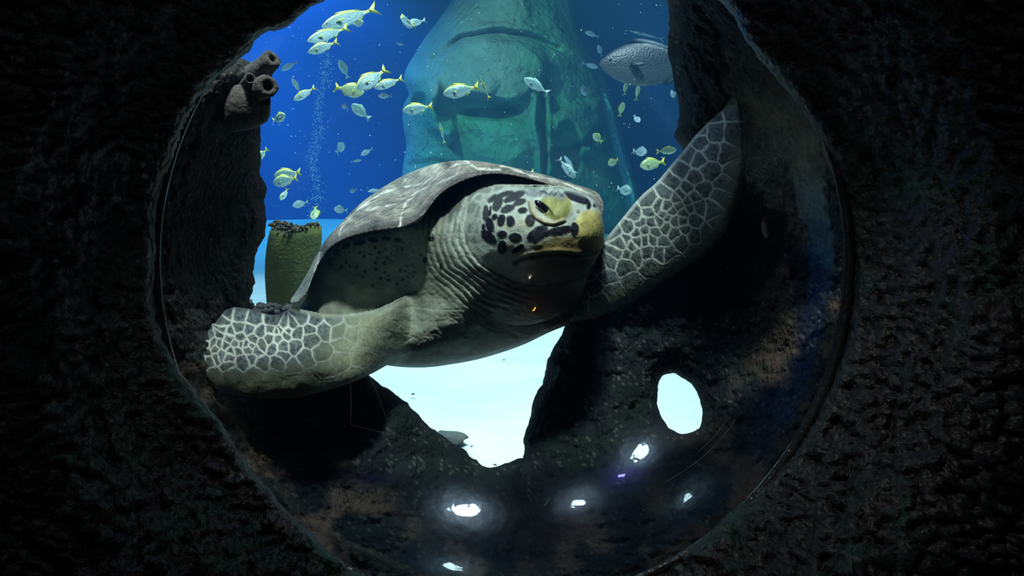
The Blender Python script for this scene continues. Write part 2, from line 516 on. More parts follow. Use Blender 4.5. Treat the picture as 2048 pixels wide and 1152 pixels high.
def wall_front_f(x, y, s):
    r = np.hypot(x - 1004, y - 520)
    d = 0.715 - 0.15 * smooth(650, 1050, r) - 0.06 * smooth(1050, 1700, r)
    p = P3(x, y, d)
    fade = np.clip(s / 40, 0, 1)
    b = 0.035 * fbm(p, 7, 3, 3) + 0.020 * fade * (lumps((p + 0.02 * np.stack([fbm(p, 14, 2, 4), fbm(p, 14, 2, 14), fbm(p, 14, 2, 24)], -1)) * np.array([1, 1, 1.6]), 78, 5) - 0.5) + 0.010 * fbm(p, 40, 3, 8) * fade
    low = smooth(500, 900, y)
    return d - round_edge(s, 26, 0.03) - b * (0.6 + 0.4 * low)


relief('wall_front', [(-420, -420), (2470, -420), (2470, 1600), (-420, 1600)], 6.0, wall_front_f,
       lambda x, y, s: 0.80 - 0.15 * smooth(650, 1050, np.hypot(x - 1004, y - 520)) - 0.06 * smooth(1050, 1700, np.hypot(x - 1004, y - 520)), M['rockwall'], holes=[hole],
       edge_noise=lambda X, Y: np.where(np.abs(X - 1000) < 1200, 5 * fbm(np.stack([X / 100, Y / 100, X * 0], -1), 5, 3, 2) + 2.5, 0),
       color=lambda x, y, s: rockcol(x, y, (0.026, 0.026, 0.027), (0.012, 0.040, 0.022), (0.030, 0.020, 0.022), 1))
o = bpy.data.objects['wall_front']; tag(o, 'dark artificial rock wall around the round viewing window', kind='structure')

# acrylic bubble
DH, DA = 0.28, 0.32
DR = (DA * DA + DH * DH) / (2 * DH)
DIR = 0.7 * np.array(((1004 - 1024) / F, 1, -(520 - 576) / F))
RC = CAM + DIR[0] * AX + DIR[1] * AF + DIR[2] * AU
DC = RC + (DH - DR) * AF
V = []; nr, ns = 40, 96
amax = math.asin(min(1, DA / DR)) if DH < DR else math.pi - math.asin(DA / DR)
for i in range(nr):
    a = amax * i / (nr - 1)
    for k in range(ns):
        t = 2 * math.pi * k / ns
        V.append(DC + DR * (math.cos(a) * AF + math.sin(a) * (math.cos(t) * AX + math.sin(t) * AU)))
Q = [(i * ns + k, i * ns + (k + 1) % ns, (i + 1) * ns + (k + 1) % ns, (i + 1) * ns + k) for i in range(nr - 1) for k in range(ns)]
dome = link_mesh('window_1', make_mesh('window_1', V, Q, M['acrylic'])); tag(dome, 'clear acrylic bubble window', kind='structure')
V = []; prof = [(0.3195, 0.702), (0.3185, 0.697), (0.3210, 0.694), (0.326, 0.694), (0.329, 0.698), (0.350, 0.708), (0.350, 0.714), (0.335, 0.712)]
for (r, d) in prof:
    for k in range(ns):
        t = 2 * math.pi * k / ns
        V.append(RC + (d - 0.7) * AF + r * (math.cos(t) * AX + math.sin(t) * AU))
npf = len(prof)
Q = [(i * ns + k, i * ns + (k + 1) % ns, ((i + 1) % npf) * ns + (k + 1) % ns, ((i + 1) % npf) * ns + k) for i in range(npf) for k in range(ns)]
ring = link_mesh('window_rim', make_mesh('window_rim', V, Q, M['seal']), dome)


def dome_hit(px_, py_):
    d = P3(px_, py_, 1.0) - CAM; d = d / np.linalg.norm(d)
    oc = CAM - DC; b = float(oc @ d); c = float(oc @ oc) - (DR - 0.0006) ** 2
    return tuple(CAM + d * (-b + math.sqrt(b * b - c)))


M['scratch'] = mat('scratch_white', (0.30, 0.34, 0.36), 0.8)
for line in ([(700, 752), (702, 800), (701, 850)], [(702, 850), (780, 868), (860, 882), (960, 893)], [(742, 756), (756, 790), (770, 830), (783, 872)], [(1330, 965), (1392, 925), (1440, 880), (1472, 838)],
             [(1088, 1012), (1095, 1002), (1100, 994)], [(1395, 905), (1428, 874), (1452, 842)], [(902, 931), (980, 936), (1060, 928)]):
    pl_ = spline(line, 5, closed=False)
    link_mesh('scratch', tube_mesh('scratch', [dome_hit(*q) for q in pl_], [0.00012 + 0.0001 * math.sin(3.14 * i / (len(pl_) - 1)) for i in range(len(pl_))], M['scratch'], 5), dome)


# ------------------------------------------------------------------ reef behind the bubble
def reef_d(x, y):
    r = np.hypot(x - 1004, y - 520)
    return 1.50 - 0.56 * np.clip(r / 720, 0, 1.0) ** 1.7


def reef_front(seed, T=0.09, R=60, amp=1.0):
    def f(x, y, s):
        d = reef_d(x, y)
        p = P3(x, y, d)
        fade = np.clip(s / 25, 0, 1)
        b = 0.03 * fbm(p, 6, 3, seed) + fade * (0.016 * (lumps(p, 30, seed) - 0.4) + 0.010 * (lumps(p, 75, seed + 3) - 0.4) + 0.006 * fbm(p, 90, 2, seed + 5))
        return d - round_edge(s, R, T) - b * amp
    return f


def reef_back(x, y, s):
    return reef_d(x, y) + round_edge(s, 60, 0.09)


en = lambda X, Y: 6 * fbm(np.stack([X / 100, Y / 100, X * 0], -1), 4, 4, 4) + 2.5 * (lumps(np.stack([X / 100, Y / 100, X * 0], -1), 7, 2) - 0.5)
right_poly = spline([(1330, -260), (1336, 0), (1340, 60), (1337, 110), (1352, 170), (1358, 235), (1351, 268), (1364, 296), (1400, 330), (1390, 400), (1300, 500), (1210, 575), (1150, 620), (1128, 660),
                     (1108, 690), (1094, 730), (1086, 770), (1066, 805), (1060, 840), (1048, 885), (1045, 918), (1020, 930), (1000, 1000), (990, 1200), (1000, 1500), (1500, 1500), (1900, 1200), (1950, 600), (1850, 100), (1700, -260)], 2)
hole2 = spline([(1322, 750), (1345, 745), (1372, 758), (1396, 784), (1406, 815), (1402, 850), (1388, 864), (1364, 870), (1338, 855), (1320, 826), (1315, 790)], 3)
grp = None
o = relief('reef_rock', right_poly, 4.5, reef_front(21), reef_back, M['rock'], holes=[hole2], edge_noise=en,
           color=lambda x, y, s: rockcol(x, y, (0.010, 0.014, 0.016), (0.010, 0.018, 0.014), (0.075, 0.052, 0.036), 3))
tag(o, 'large dark rock mass right of the turtle, pierced by a small round hole', 'rock')
left_slope = spline([(230, 560), (300, 600), (420, 640), (560, 700), (640, 735), (700, 742), (735, 748), (765, 772), (800, 797), (832, 822), (856, 850), (890, 872), (922, 897), (950, 920), (975, 934), (1005, 932), (1045, 915),
                     (1070, 1000), (1060, 1200), (1070, 1500), (300, 1500), (120, 1100), (100, 700)], 2)
o = relief('reef_rock', left_slope, 4.5, reef_front(41), reef_back, M['rock'], edge_noise=en,
           color=lambda x, y, s: rockcol(x, y, (0.010, 0.015, 0.016), (0.010, 0.020, 0.015), (0.17, 0.12, 0.09), 6))
tag(o, 'dark rock slope below the left flipper descending to bottom centre', 'rock')
pillar = spline([(505, 128), (515, 170), (535, 198), (540, 212), (524, 225), (519, 250), (522, 300), (520, 350), (531, 375), (526, 402), (534, 440), (527, 472), (514, 492), (506, 530), (509, 562), (500, 600), (500, 700), (380, 760), (230, 700),
                 (240, 400), (300, 250), (380, 170), (430, 140), (470, 118)], 2)


def pill_f(x, y, s):
    d = reef_d(x, y) - 0.02
    p = P3(x, y, d)
    fade = np.clip(s / 20, 0, 1)
    sm = 1 - 0.75 * smooth(0.9, 0.5, ell(x, y, 430, 430, 85, 250, 8))
    b = 0.02 * fbm(p, 6, 3, 61) + sm * fade * (0.016 * (lumps(p, 42, 62) - 0.4) + 0.010 * (lumps(p, 95, 65) - 0.4) + 0.005 * fbm(p, 90, 2, 67))
    return d - round_edge(s, 60, 0.07) - b


o = relief('rock_spire', pillar, 3.5, pill_f, lambda x, y, s: reef_d(x, y) - 0.02 + round_edge(s, 60, 0.07), M['rock'], edge_noise=en,
           color=lambda x, y, s: rockcol(x, y, (0.035, 0.035, 0.033), None, (0.026, 0.023, 0.022), 9))
tag(o, 'tall dark encrusted rock pillar at left topped by tube sponges', 'rock')

# white fragment stuck on the right rock
V_ = [(1528, 432), (1536, 450), (1539, 470), (1532, 478), (1524, 466), (1522, 448)]
relief('white_fragment', V_, 2.0, lambda x, y, s: reef_front(21)(x, y, s * 0 + 90) - 0.012 - 0.004 * np.clip(s / 4, 0, 1), lambda x, y, s: reef_front(21)(x, y, s * 0 + 90) + 0.002, M['chip'])
tag(bpy.data.objects['white_fragment'], 'small pale fragment stuck on the right rock beside the raised flipper', 'fragment')


# tube sponge cluster on the pillar
def at(px, py, d):
    v = P3(px, py, d); return Vector((float(v[0]), float(v[1]), float(v[2])))


def bore_tube(name, a, b, r0, r1, rin, parent, seg=28):
    """tube from a to b, open at b with a hollow bore"""
    a = Vector(a); b = Vector(b); ax = b - a
    ts = [0, 0.2, 0.4, 0.6, 0.8, 0.93, 1.0, 1.01, 1.0, 0.85, 0.6]
    rs = [r0, r0 * 1.03, r0, (r0 + r1) / 2, r1 * 1.04, r1 * 1.05, r1 * 0.97, (r1 + rin) / 2, rin, rin * 0.9, rin * 0.75]
    V = []; Q = []
    t = ax.normalized(); s = t.cross(Vector((0, 0, 1))).normalized(); u2 = s.cross(t)
    for i, (q, r) in enumerate(zip(ts, rs)):
        for k in range(seg):
            an = 2 * math.pi * k / seg
            rr = r * (1 + 0.05 * math.sin(3 * an + q * 4) + 0.03 * math.sin(7 * an - q * 9))
            V.append(tuple(a + ax * q + s * math.cos(an) * rr + u2 * math.sin(an) * rr))
    n = len(ts)
    for i in range(n - 1):
        for k in range(seg): Q.append((i * seg + k, i * seg + (k + 1) % seg, (i + 1) * seg + (k + 1) % seg, (i + 1) * seg + k))
    V.append(tuple(a + ax * 0.6)); c = len(V) - 1
    for k in range(0, seg, 2): Q.append(((n - 1) * seg + k, (n - 1) * seg + (k + 1) % seg, (n - 1) * seg + (k + 2) % seg, c))
    o = link_mesh(name, make_mesh(name, V, Q, M['tube']), parent)
    return o


pd = 0.965
ts = empty('tube_sponge', at(470, 210, pd), 'cluster of three grey brown tube sponges on top of the left rock pillar', 'sponge')
px2m = pd / F
bore_tube('tube', at(478, 185, pd + 0.03), at(545, 117, pd - 0.02), 29 * px2m, 18 * px2m, 7.5 * px2m, ts)
bore_tube('tube', at(478, 195, pd + 0.03), at(536, 172, pd - 0.06), 27 * px2m, 20 * px2m, 9.5 * px2m, ts)
bore_tube('tube', at(480, 185, pd + 0.03), at(500, 157, pd - 0.055), 12 * px2m, 10.5 * px2m, 7 * px2m, ts)
nd = []
bm_pts = [at(455, 250, pd - 0.01), at(480, 225, pd - 0.015), at(505, 205, pd - 0.02), at(522, 190, pd - 0.03)]
link_mesh('stalk', tube_mesh('stalk', bm_pts, [0.012, 0.026, 0.028, 0.014], M['tube'], 20, noise=0.05), ts)

# green barrel sponge
bd = 1.85
bpx = bd / F
bs = empty('barrel_sponge', at(582, 630, bd), 'green barrel sponge with a broken brown rim left of the turtle shell', 'sponge')
prof = [(570, 690, 30), (570, 640, 33), (574, 610, 38), (578, 580, 44), (581, 550, 48.5), (584, 520, 51), (587, 495, 51.5), (590, 472, 50.5), (591, 458, 49)]
V = []; C_ = []; seg = 56
rng = random.Random(4)
for i, (cx, cy, r) in enumerate(prof):
    c0 = at(cx, cy, bd)
    for k in range(seg):
        a = 2 * math.pi * k / seg
        rr = r * bpx * (1 + 0.03 * math.sin(5 * a + 1) + 0.02 * math.sin(9 * a))
        dz = (0.010 * math.sin(2 * a + 2.4) + 0.004 * math.sin(7 * a)) if i == len(prof) - 1 else 0
        V.append((c0.x + math.cos(a) * rr, c0.y + math.sin(a) * rr, c0.z + dz))
        C_.append((0.09, 0.105, 0.010))
nP = len(prof)
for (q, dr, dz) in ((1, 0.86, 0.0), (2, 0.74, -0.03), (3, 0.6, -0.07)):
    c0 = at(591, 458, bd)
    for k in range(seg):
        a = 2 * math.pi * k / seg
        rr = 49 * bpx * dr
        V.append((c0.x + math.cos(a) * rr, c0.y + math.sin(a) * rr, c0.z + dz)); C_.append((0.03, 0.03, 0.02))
Q = [(i * seg + k, i * seg + (k + 1) % seg, (i + 1) * seg + (k + 1) % seg, (i + 1) * seg + k) for i in range(nP + 2) for k in range(seg)]
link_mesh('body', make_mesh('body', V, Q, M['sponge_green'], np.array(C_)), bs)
# crusty rim of small nodules
nod_V, nod_Q = [], []


def add_nodule(V, Q, c, r, rg, nseg=6):
    base = len(V); rows = 4
    sc_ = (rg.uniform(.7, 1.3), rg.uniform(.7, 1.3), rg.uniform(.6, 1.1)); ph = rg.uniform(0, 6)
    for i in range(rows + 1):
        th = math.pi * i / rows
        for k in range(nseg):
            a = 2 * math.pi * k / nseg + ph
            rr = r * (1 + 0.25 * math.sin(3 * a + i * 2 + ph))
            V.append((c[0] + sc_[0] * rr * math.sin(th) * math.cos(a), c[1] + sc_[1] * rr * math.sin(th) * math.sin(a), c[2] + sc_[2] * rr * math.cos(th)))
    for i in range(rows):
        for k in range(nseg): Q.append((base + i * nseg + k, base + (i + 1) * nseg + k, base + (i + 1) * nseg + (k + 1) % nseg, base + i * nseg + (k + 1) % nseg))


c0 = at(591, 458, bd)
for k in range(230):
    a = rng.uniform(0, 2 * math.pi); q = rng.uniform(0.55, 1.02)
    rr = 49 * bpx * q
    add_nodule(nod_V, nod_Q, (c0.x + math.cos(a) * rr, c0.y + math.sin(a) * rr, c0.z + rng.uniform(-0.004, 0.008) + 0.010 * math.sin(2 * a + 2.4) - (1 - q) * 0.02), rng.uniform(0.0025, 0.0065), rng)
o = link_mesh('rim_crust', make_mesh('rim_crust', nod_V, nod_Q, M['crust']), bs); o['kind'] = 'stuff'

# rubble heap between pillar and sponge
nod_V, nod_Q = [], []
for k in range(260):
    t = rng.uniform(0, 1); px_ = 498 + 110 * t
    top = 606 + 18 * t + 4 * math.sin(t * 9)
    py_ = top + rng.uniform(0, 1) ** 1.3 * 80
    add_nodule(nod_V, nod_Q, tuple(at(px_, py_, 1.62 + rng.uniform(-0.04, 0.05))), rng.uniform(0.004, 0.011), rng, 7)
o = link_mesh('coral_rubble', make_mesh('coral_rubble', nod_V, nod_Q, M['tube'])); tag(o, 'heap of dark coral rubble between the left pillar and green sponge', 'rubble', kind='stuff')

# ------------------------------------------------------------------ statue in the distance
st_poly = spline([(790, 470), (800, 400), (806, 330), (813, 290), (806, 250), (806, 212), (818, 188), (808, 165), (812, 138), (832, 104), (852, 72), (880, 36), (903, 0), (925, -60), (1000, -120), (1100, -110), (1138, -50),
                  (1148, 20), (1162, 70), (1182, 112), (1204, 150), (1222, 196), (1240, 250), (1254, 310), (1272, 360), (1284, 410), (1288, 470)], 3)
INF_ST = Inflate(st_poly)


def gl(x, y, pts, wd):
    return np.exp(-(dist_line(x, y, pts) / wd) ** 2)


def st_feat(x, y):
    """relief features in metres towards the viewer"""
    h = 0.0
    h = h + 0.22 * smooth(1.05, 0.8, ell(x, y, 960, 150, 150, 75, -8))               # brow dome
    h = h + 0.10 * gl(x, y, [(860, 110), (920, 62), (990, 50), (1060, 58), (1120, 84), (1170, 120)], 7)
    h = h - 0.10 * gl(x, y, [(862, 122), (922, 75), (990, 64), (1060, 72), (1115, 98)], 5)
    h = h - 0.30 * smooth(1.1, 0.5, ell(x, y, 960, 215, 90, 28, 8))                  # eye hollow
    h = h - 0.25 * smooth(1.1, 0.4, ell(x, y, 840, 205, 22, 22, 0))
    h = h + 0.35 * gl(x, y, [(872, 175), (862, 215), (872, 250), (895, 268)], 13)     # nose
    h = h + 0.12 * gl(x, y, [(885, 232), (905, 250), (905, 270)], 9)
    h = h - 0.10 * gl(x, y, [(912, 235), (918, 270), (905, 292)], 5)
    h = h + 0.18 * smooth(1.2, 0.3, ell(x, y, 1010, 290, 85, 60, 0))                  # cheek
    h = h - 0.10 * gl(x, y, [(820, 330), (870, 322), (930, 330), (975, 342)], 6)
    h = h + 0.22 * gl(x, y, [(1072, 195), (1068, 250), (1082, 300), (1080, 420)], 10)  # hanging strands
    h = h + 0.20 * gl(x, y, [(1097, 195), (1100, 260), (1100, 420)], 8)
    h = h - 0.22 * gl(x, y, [(1086, 200), (1086, 270), (1092, 420)], 4)
    h = h - 0.25 * smooth(1.1, 0.6, ell(x, y, 1135, 300, 30, 60, 0))
    h = h + 0.20 * smooth(0, 14, sdf_poly(x, y, [(1100, 225), (1150, 202), (1208, 192), (1212, 240), (1180, 285), (1140, 305), (1105, 300)]))
    h = h + 0.16 * gl(x, y, [(1098, 345), (1140, 318), (1190, 292), (1222, 270)], 10)
    h = h - 0.15 * gl(x, y, [(1180, 110), (1205, 170), (1216, 230), (1228, 300), (1250, 360), (1262, 430)], 7)
    h = h + 0.15 * gl(x, y, [(1212, 190), (1230, 240), (1245, 310), (1264, 370), (1276, 430)], 7)
    return h


def st_mid(x, y): return 9.6 + 0 * x


def st_f(x, y, s):
    p = P3(x, y, st_mid(x, y))
    v, _ = INF_ST(x, y, s + 0.01)
    return st_mid(x, y) - 1.3 * v - st_feat(x, y) * np.clip(s / 12, 0, 1) - 0.16 * fbm(p, 1.8, 5, 70) * np.clip(s / 20, 0, 1)


def st_c(x, y, s):
    p = np.stack([x / 100, y / 100, x * 0], -1)
    n = fbm(p, 2.2, 4, 77) * 0.5 + 0.5
    stone = np.array((0.34, 0.33, 0.30)) * (0.6 + 0.8 * n[:, None])
    green_cast = np.array((0.10, 0.30, 0.17)) * (0.6 + 0.8 * n[:, None])  # green light cast painted into the stone's colour
    g = smooth(150, 215, y + 60 * fbm(p, 1.0, 3, 78) - 0.12 * (x - 950))
    g = np.maximum(g, smooth(1000, 1080, x) * 0.8) * smooth(800, 890, x - 30 * fbm(p, 1.4, 2, 79) + 0.1 * (y - 200))
    g = g[:, None] * 0.9
    cr = smooth(0.02, 0.0, np.abs(fbm(p, 3.5, 3, 80))) * smooth(0.1, 0.4, fbm(p, 1.0, 2, 81))
    c = stone * (1 - g) + green_cast * g
    dr = smooth(-2, 10, sdf_poly(x, y, [(1195, 150), (1222, 205), (1246, 290), (1262, 345), (1300, 480), (1262, 480), (1240, 360), (1212, 240)]))[:, None]
    c = c * (1 - dr) + np.array((0.30, 0.70, 0.80)) * dr
    return c * (1 - 0.65 * cr[:, None])


o = relief('statue_head', st_poly, 4.0, st_f, lambda x, y, s: 9.6 + 1.2 * INF_ST(x, y, s + 0.01)[0], M['statue'], color=st_c)
tag(o, 'giant sunken stone statue head behind the turtle, with a green cast painted in', 'statue')


# ------------------------------------------------------------------ the turtle
def voro(x, y, seeds, warp=0.0):
    """returns F1, F2-F1 and nearest id"""
    S = np.asarray(seeds, float)
    d = np.sqrt((x[:, None] - S[None, :, 0]) ** 2 + (y[:, None] - S[None, :, 1]) ** 2)
    o = np.argsort(d, 1)[:, :2]
    a = np.take_along_axis(d, o[:, :1], 1)[:, 0]; b = np.take_along_axis(d, o[:, 1:2], 1)[:, 0]
    s1 = S[o[:, 0]]; s2 = S[o[:, 1]]
    sep = np.sqrt(((s1 - s2) ** 2).sum(1)) + 1e-6
    edge = (b * b - a * a) / (2 * sep)       # true distance to the bisector
    return a, edge, o[:, 0]


zl = [(470, 190), (690, 235), (840, 250), (1070, 235), (565, 205), (440, 265), (560, 305), (650, 330), (745, 350), (410, 370), (310, 380), (285, 450), (580, 385), (480, 385), (680, 410), (805, 395), (875, 342), (885, 400),
      (752, 440), (842, 475), (930, 460), (1040, 345), (975, 330), (1150, 318), (1265, 320), (1155, 405), (955, 370), (435, 325), (485, 345), (372, 480), (310, 500), (222, 510), (462, 462), (500, 500), (560, 490), (640, 480),
      (700, 490), (590, 440), (620, 445), (545, 440), (660, 460), (350, 440), (395, 455), (820, 335), (325, 590), (480, 560), (590, 585), (665, 560), (755, 600), (880, 590), (925, 540), (1010, 470), (1110, 560), (1010, 620), (1240, 510),
      (1385, 320), (1420, 460), (1270, 670), (1490, 360), (1400, 590), (355, 690), (510, 690), (690, 690), (860, 740), (1010, 750), (1150, 750), (1300, 780), (1500, 720), (1560, 560), (1600, 400), (1620, 250), (1500, 230),
      (150, 420), (120, 300), (240, 220), (100, 520), (60, 380), (220, 620), (200, 330), (330, 180), (180, 560), (900, 330), (940, 295), (1000, 290), (430, 540), (470, 620), (380, 560), (240, 570), (1340, 250), (1180, 250)]
SEED_L = [(340 + a * .2441, 580 + b * .2441) for a, b in zl]
zr = [(800, 120), (800, 260), (710, 250), (690, 150), (650, 290), (765, 340), (700, 330), (690, 420), (640, 370), (590, 350), (800, 430), (740, 540), (700, 600), (520, 470), (490, 520), (590, 500), (620, 460), (410, 560), (345, 620),
      (260, 700), (450, 590), (490, 590), (555, 585), (650, 510), (620, 540), (600, 595), (540, 545), (570, 615), (525, 655), (460, 650), (420, 660), (390, 690), (440, 705), (380, 660), (350, 710), (390, 745), (330, 770), (300, 740),
      (490, 680), (470, 750), (570, 650), (610, 640), (530, 705), (400, 790), (350, 810), (260, 800), (230, 840), (185, 860), (120, 890), (150, 960), (220, 900), (300, 860), (420, 860), (500, 800), (560, 740), (610, 720),
      (680, 710), (540, 860), (620, 800), (730, 660), (330, 930), (420, 980), (250, 980), (180, 1030), (100, 980), (520, 950), (620, 880), (700, 800), (640, 230), (560, 420), (480, 620), (510, 610), (590, 560), (560, 530), (500, 640),
      (415, 610), (310, 680), (355, 745), (425, 740), (310, 800), (280, 750), (460, 800), (575, 690), (640, 590), (60, 1000), (80, 1060), (760, 480)]
SEED_R = [(1120 + a * .434, 160 + b * .434) for a, b in zr]


def scale_skin(x, y, seeds, seed, pale, dark, plain, pl):
    """net of pale seams round dark scales; pl = 0..1 how plain the skin is"""
    p = np.stack([x / 100, y / 100, x * 0], -1)
    xw = x + 4 * fbm(p, 6, 2, seed); yw = y + 4 * fbm(p, 5, 2, seed + 5)
    a, e, i = voro(xw, yw, seeds)
    w_ = 1.2 + 1.0 * (fbm(p, 6, 2, seed + 9))
    line = smooth(w_ + 1.3, w_ - 0.4, e)
    halo = smooth(7, 1, e)
    rnd = (np.sin(i * 12.9898 + seed) * 43758.5453) % 1
    n = fbm(p, 26, 3, seed + 3)
    mot = smooth(-0.1, 0.35, n)
    c = np.array(dark)[None] * (0.7 + 0.6 * rnd[:, None]) * (1 - 0.4 * mot[:, None]) + np.array(plain)[None] * (0.04 + 0.26 * (1 - mot[:, None]) + 0.15 * halo[:, None])
    c = c * (1 - pl[:, None]) + np.array(plain)[None] * (0.8 + 0.25 * n[:, None]) * pl[:, None]
    k = (line * (1 - 0.75 * pl))[:, None]
    c = c * (1 - k) + np.array(pale)[None] * k
    crack = smooth(2.2, 0.2, e) * pl
    c = c * (1 - 0.25 * crack[:, None])
    relief_h = 0.0008 * smooth(1, 7, e) + 0.0009 * line * (1 - pl) - 0.0012 * smooth(2.5, 0.5, e) * pl
    return c, relief_h


PALE = (0.56, 0.62, 0.55); DARK = (0.045, 0.065, 0.085); PLAIN = (0.25, 0.28, 0.18)

carap_low = [(580, 603), (596, 612), (612, 596), (622, 562), (640, 522), (664, 492), (700, 474), (750, 462), (800, 455), (838, 442), (858, 416), (880, 390), (912, 368), (955, 352), (1000, 348), (1050, 356), (1100, 370), (1150, 384), (1185, 405), (1196, 440)]
carap_top = [(1206, 428), (1206, 404), (1190, 382), (1150, 369), (1105, 354), (1050, 340), (1000, 329), (955, 322), (915, 321), (870, 328), (828, 342), (790, 360), (750, 385), (715, 412), (682, 446), (655, 475), (634, 508), (615, 545), (598, 575)]
carap_poly = spline(carap_low + carap_top, 3)
INF_C = Inflate(carap_poly)
LX = np.array([p[0] for p in carap_low]); LY = np.array([p[1] for p in carap_low])
o_ = np.argsort(LX); LX, LY = LX[o_], LY[o_]
_gx = np.arange(540, 1260, 2.0); _gy = np.interp(_gx, LX, LY)
LX, LY = _gx, np.convolve(np.pad(_gy, 20, mode='edge'), np.hanning(41) / np.hanning(41).sum(), 'valid')

flip_l = spline([(352, 640), (372, 612), (410, 606), (445, 611), (500, 618), (545, 630), (575, 621), (610, 626), (650, 634), (700, 633), (760, 622), (830, 590), (890, 600), (880, 680), (830, 705), (795, 718), (748, 745), (690, 770), (610, 792), (540, 798), (480, 792), (428, 776), (400, 745), (368, 700)], 3)
head_poly = spline([(930, 480), (932, 440), (944, 402), (972, 381), (1008, 375), (1050, 375), (1090, 374), (1130, 379), (1164, 387), (1186, 399), (1199, 420), (1207, 445), (1209, 470), (1205, 493), (1192, 520), (1172, 545), (1140, 562), (1095, 570), (1050, 568), (1005, 552), (965, 528), (940, 505)], 3)
neck_poly = spline([(900, 560), (888, 500), (892, 440), (912, 398), (945, 372), (985, 362), (1040, 366), (1100, 385), (1160, 450), (1180, 530), (1160, 600), (1100, 640), (1020, 650), (950, 620)], 3)
trunk_poly = spline([(600, 628), (606, 596), (622, 560), (640, 522), (668, 488), (720, 462), (790, 445), (845, 420), (880, 375), (930, 348), (1000, 340), (1080, 352), (1140, 372), (1180, 400), (1190, 470), (1186, 560), (1165, 628), (1146, 645),
                     (1100, 664), (1050, 688), (1000, 706), (950, 720), (900, 729), (850, 735), (790, 733), (740, 722), (680, 700), (620, 670)], 3)
INF_F = Inflate(flip_l); INF_H = Inflate(head_poly); INF_N = Inflate(neck_poly); INF_T = Inflate(trunk_poly)


def body_S(X, Y):
    return np.maximum.reduce([sdf_poly(X, Y, q) for q in (flip_l, head_poly, trunk_poly, neck_poly)])


SPOTS = [(1015, 418, 13, 6.5, -20), (1040, 404.5, 11.5, 5.5, -20), (1044.7, 421, 8.5, 6, -8), (1030, 392, 20, 7, -28), (1003, 441, 7, 10, 12), (1021, 443, 8, 10.5, 0), (1060, 441, 8.5, 10.5, 0), (980, 450.6, 7.5, 13, -14), (1004, 468, 9, 6, 0),
         (1030.6, 475, 12, 7.5, 10), (1076, 468, 21, 11.5, -38), (977.5, 474, 16, 8.5, 42), (1005, 494, 8.5, 12.5, 0), (1035, 498, 11.5, 5.5, -38), (989, 434, 4.5, 6, 20), (980.6, 422.5, 2.5, 9, 8), (995, 408, 8, 14, 22), (971, 427, 5, 14, 4),
         (967, 454, 3, 6, 0), (1152, 394, 24, 8.5, 24), (1120, 461, 28, 7, -10), (1149, 458, 8, 11, 0), (1010, 388, 16, 4.5, -18), (985, 397, 9, 5, -40)]


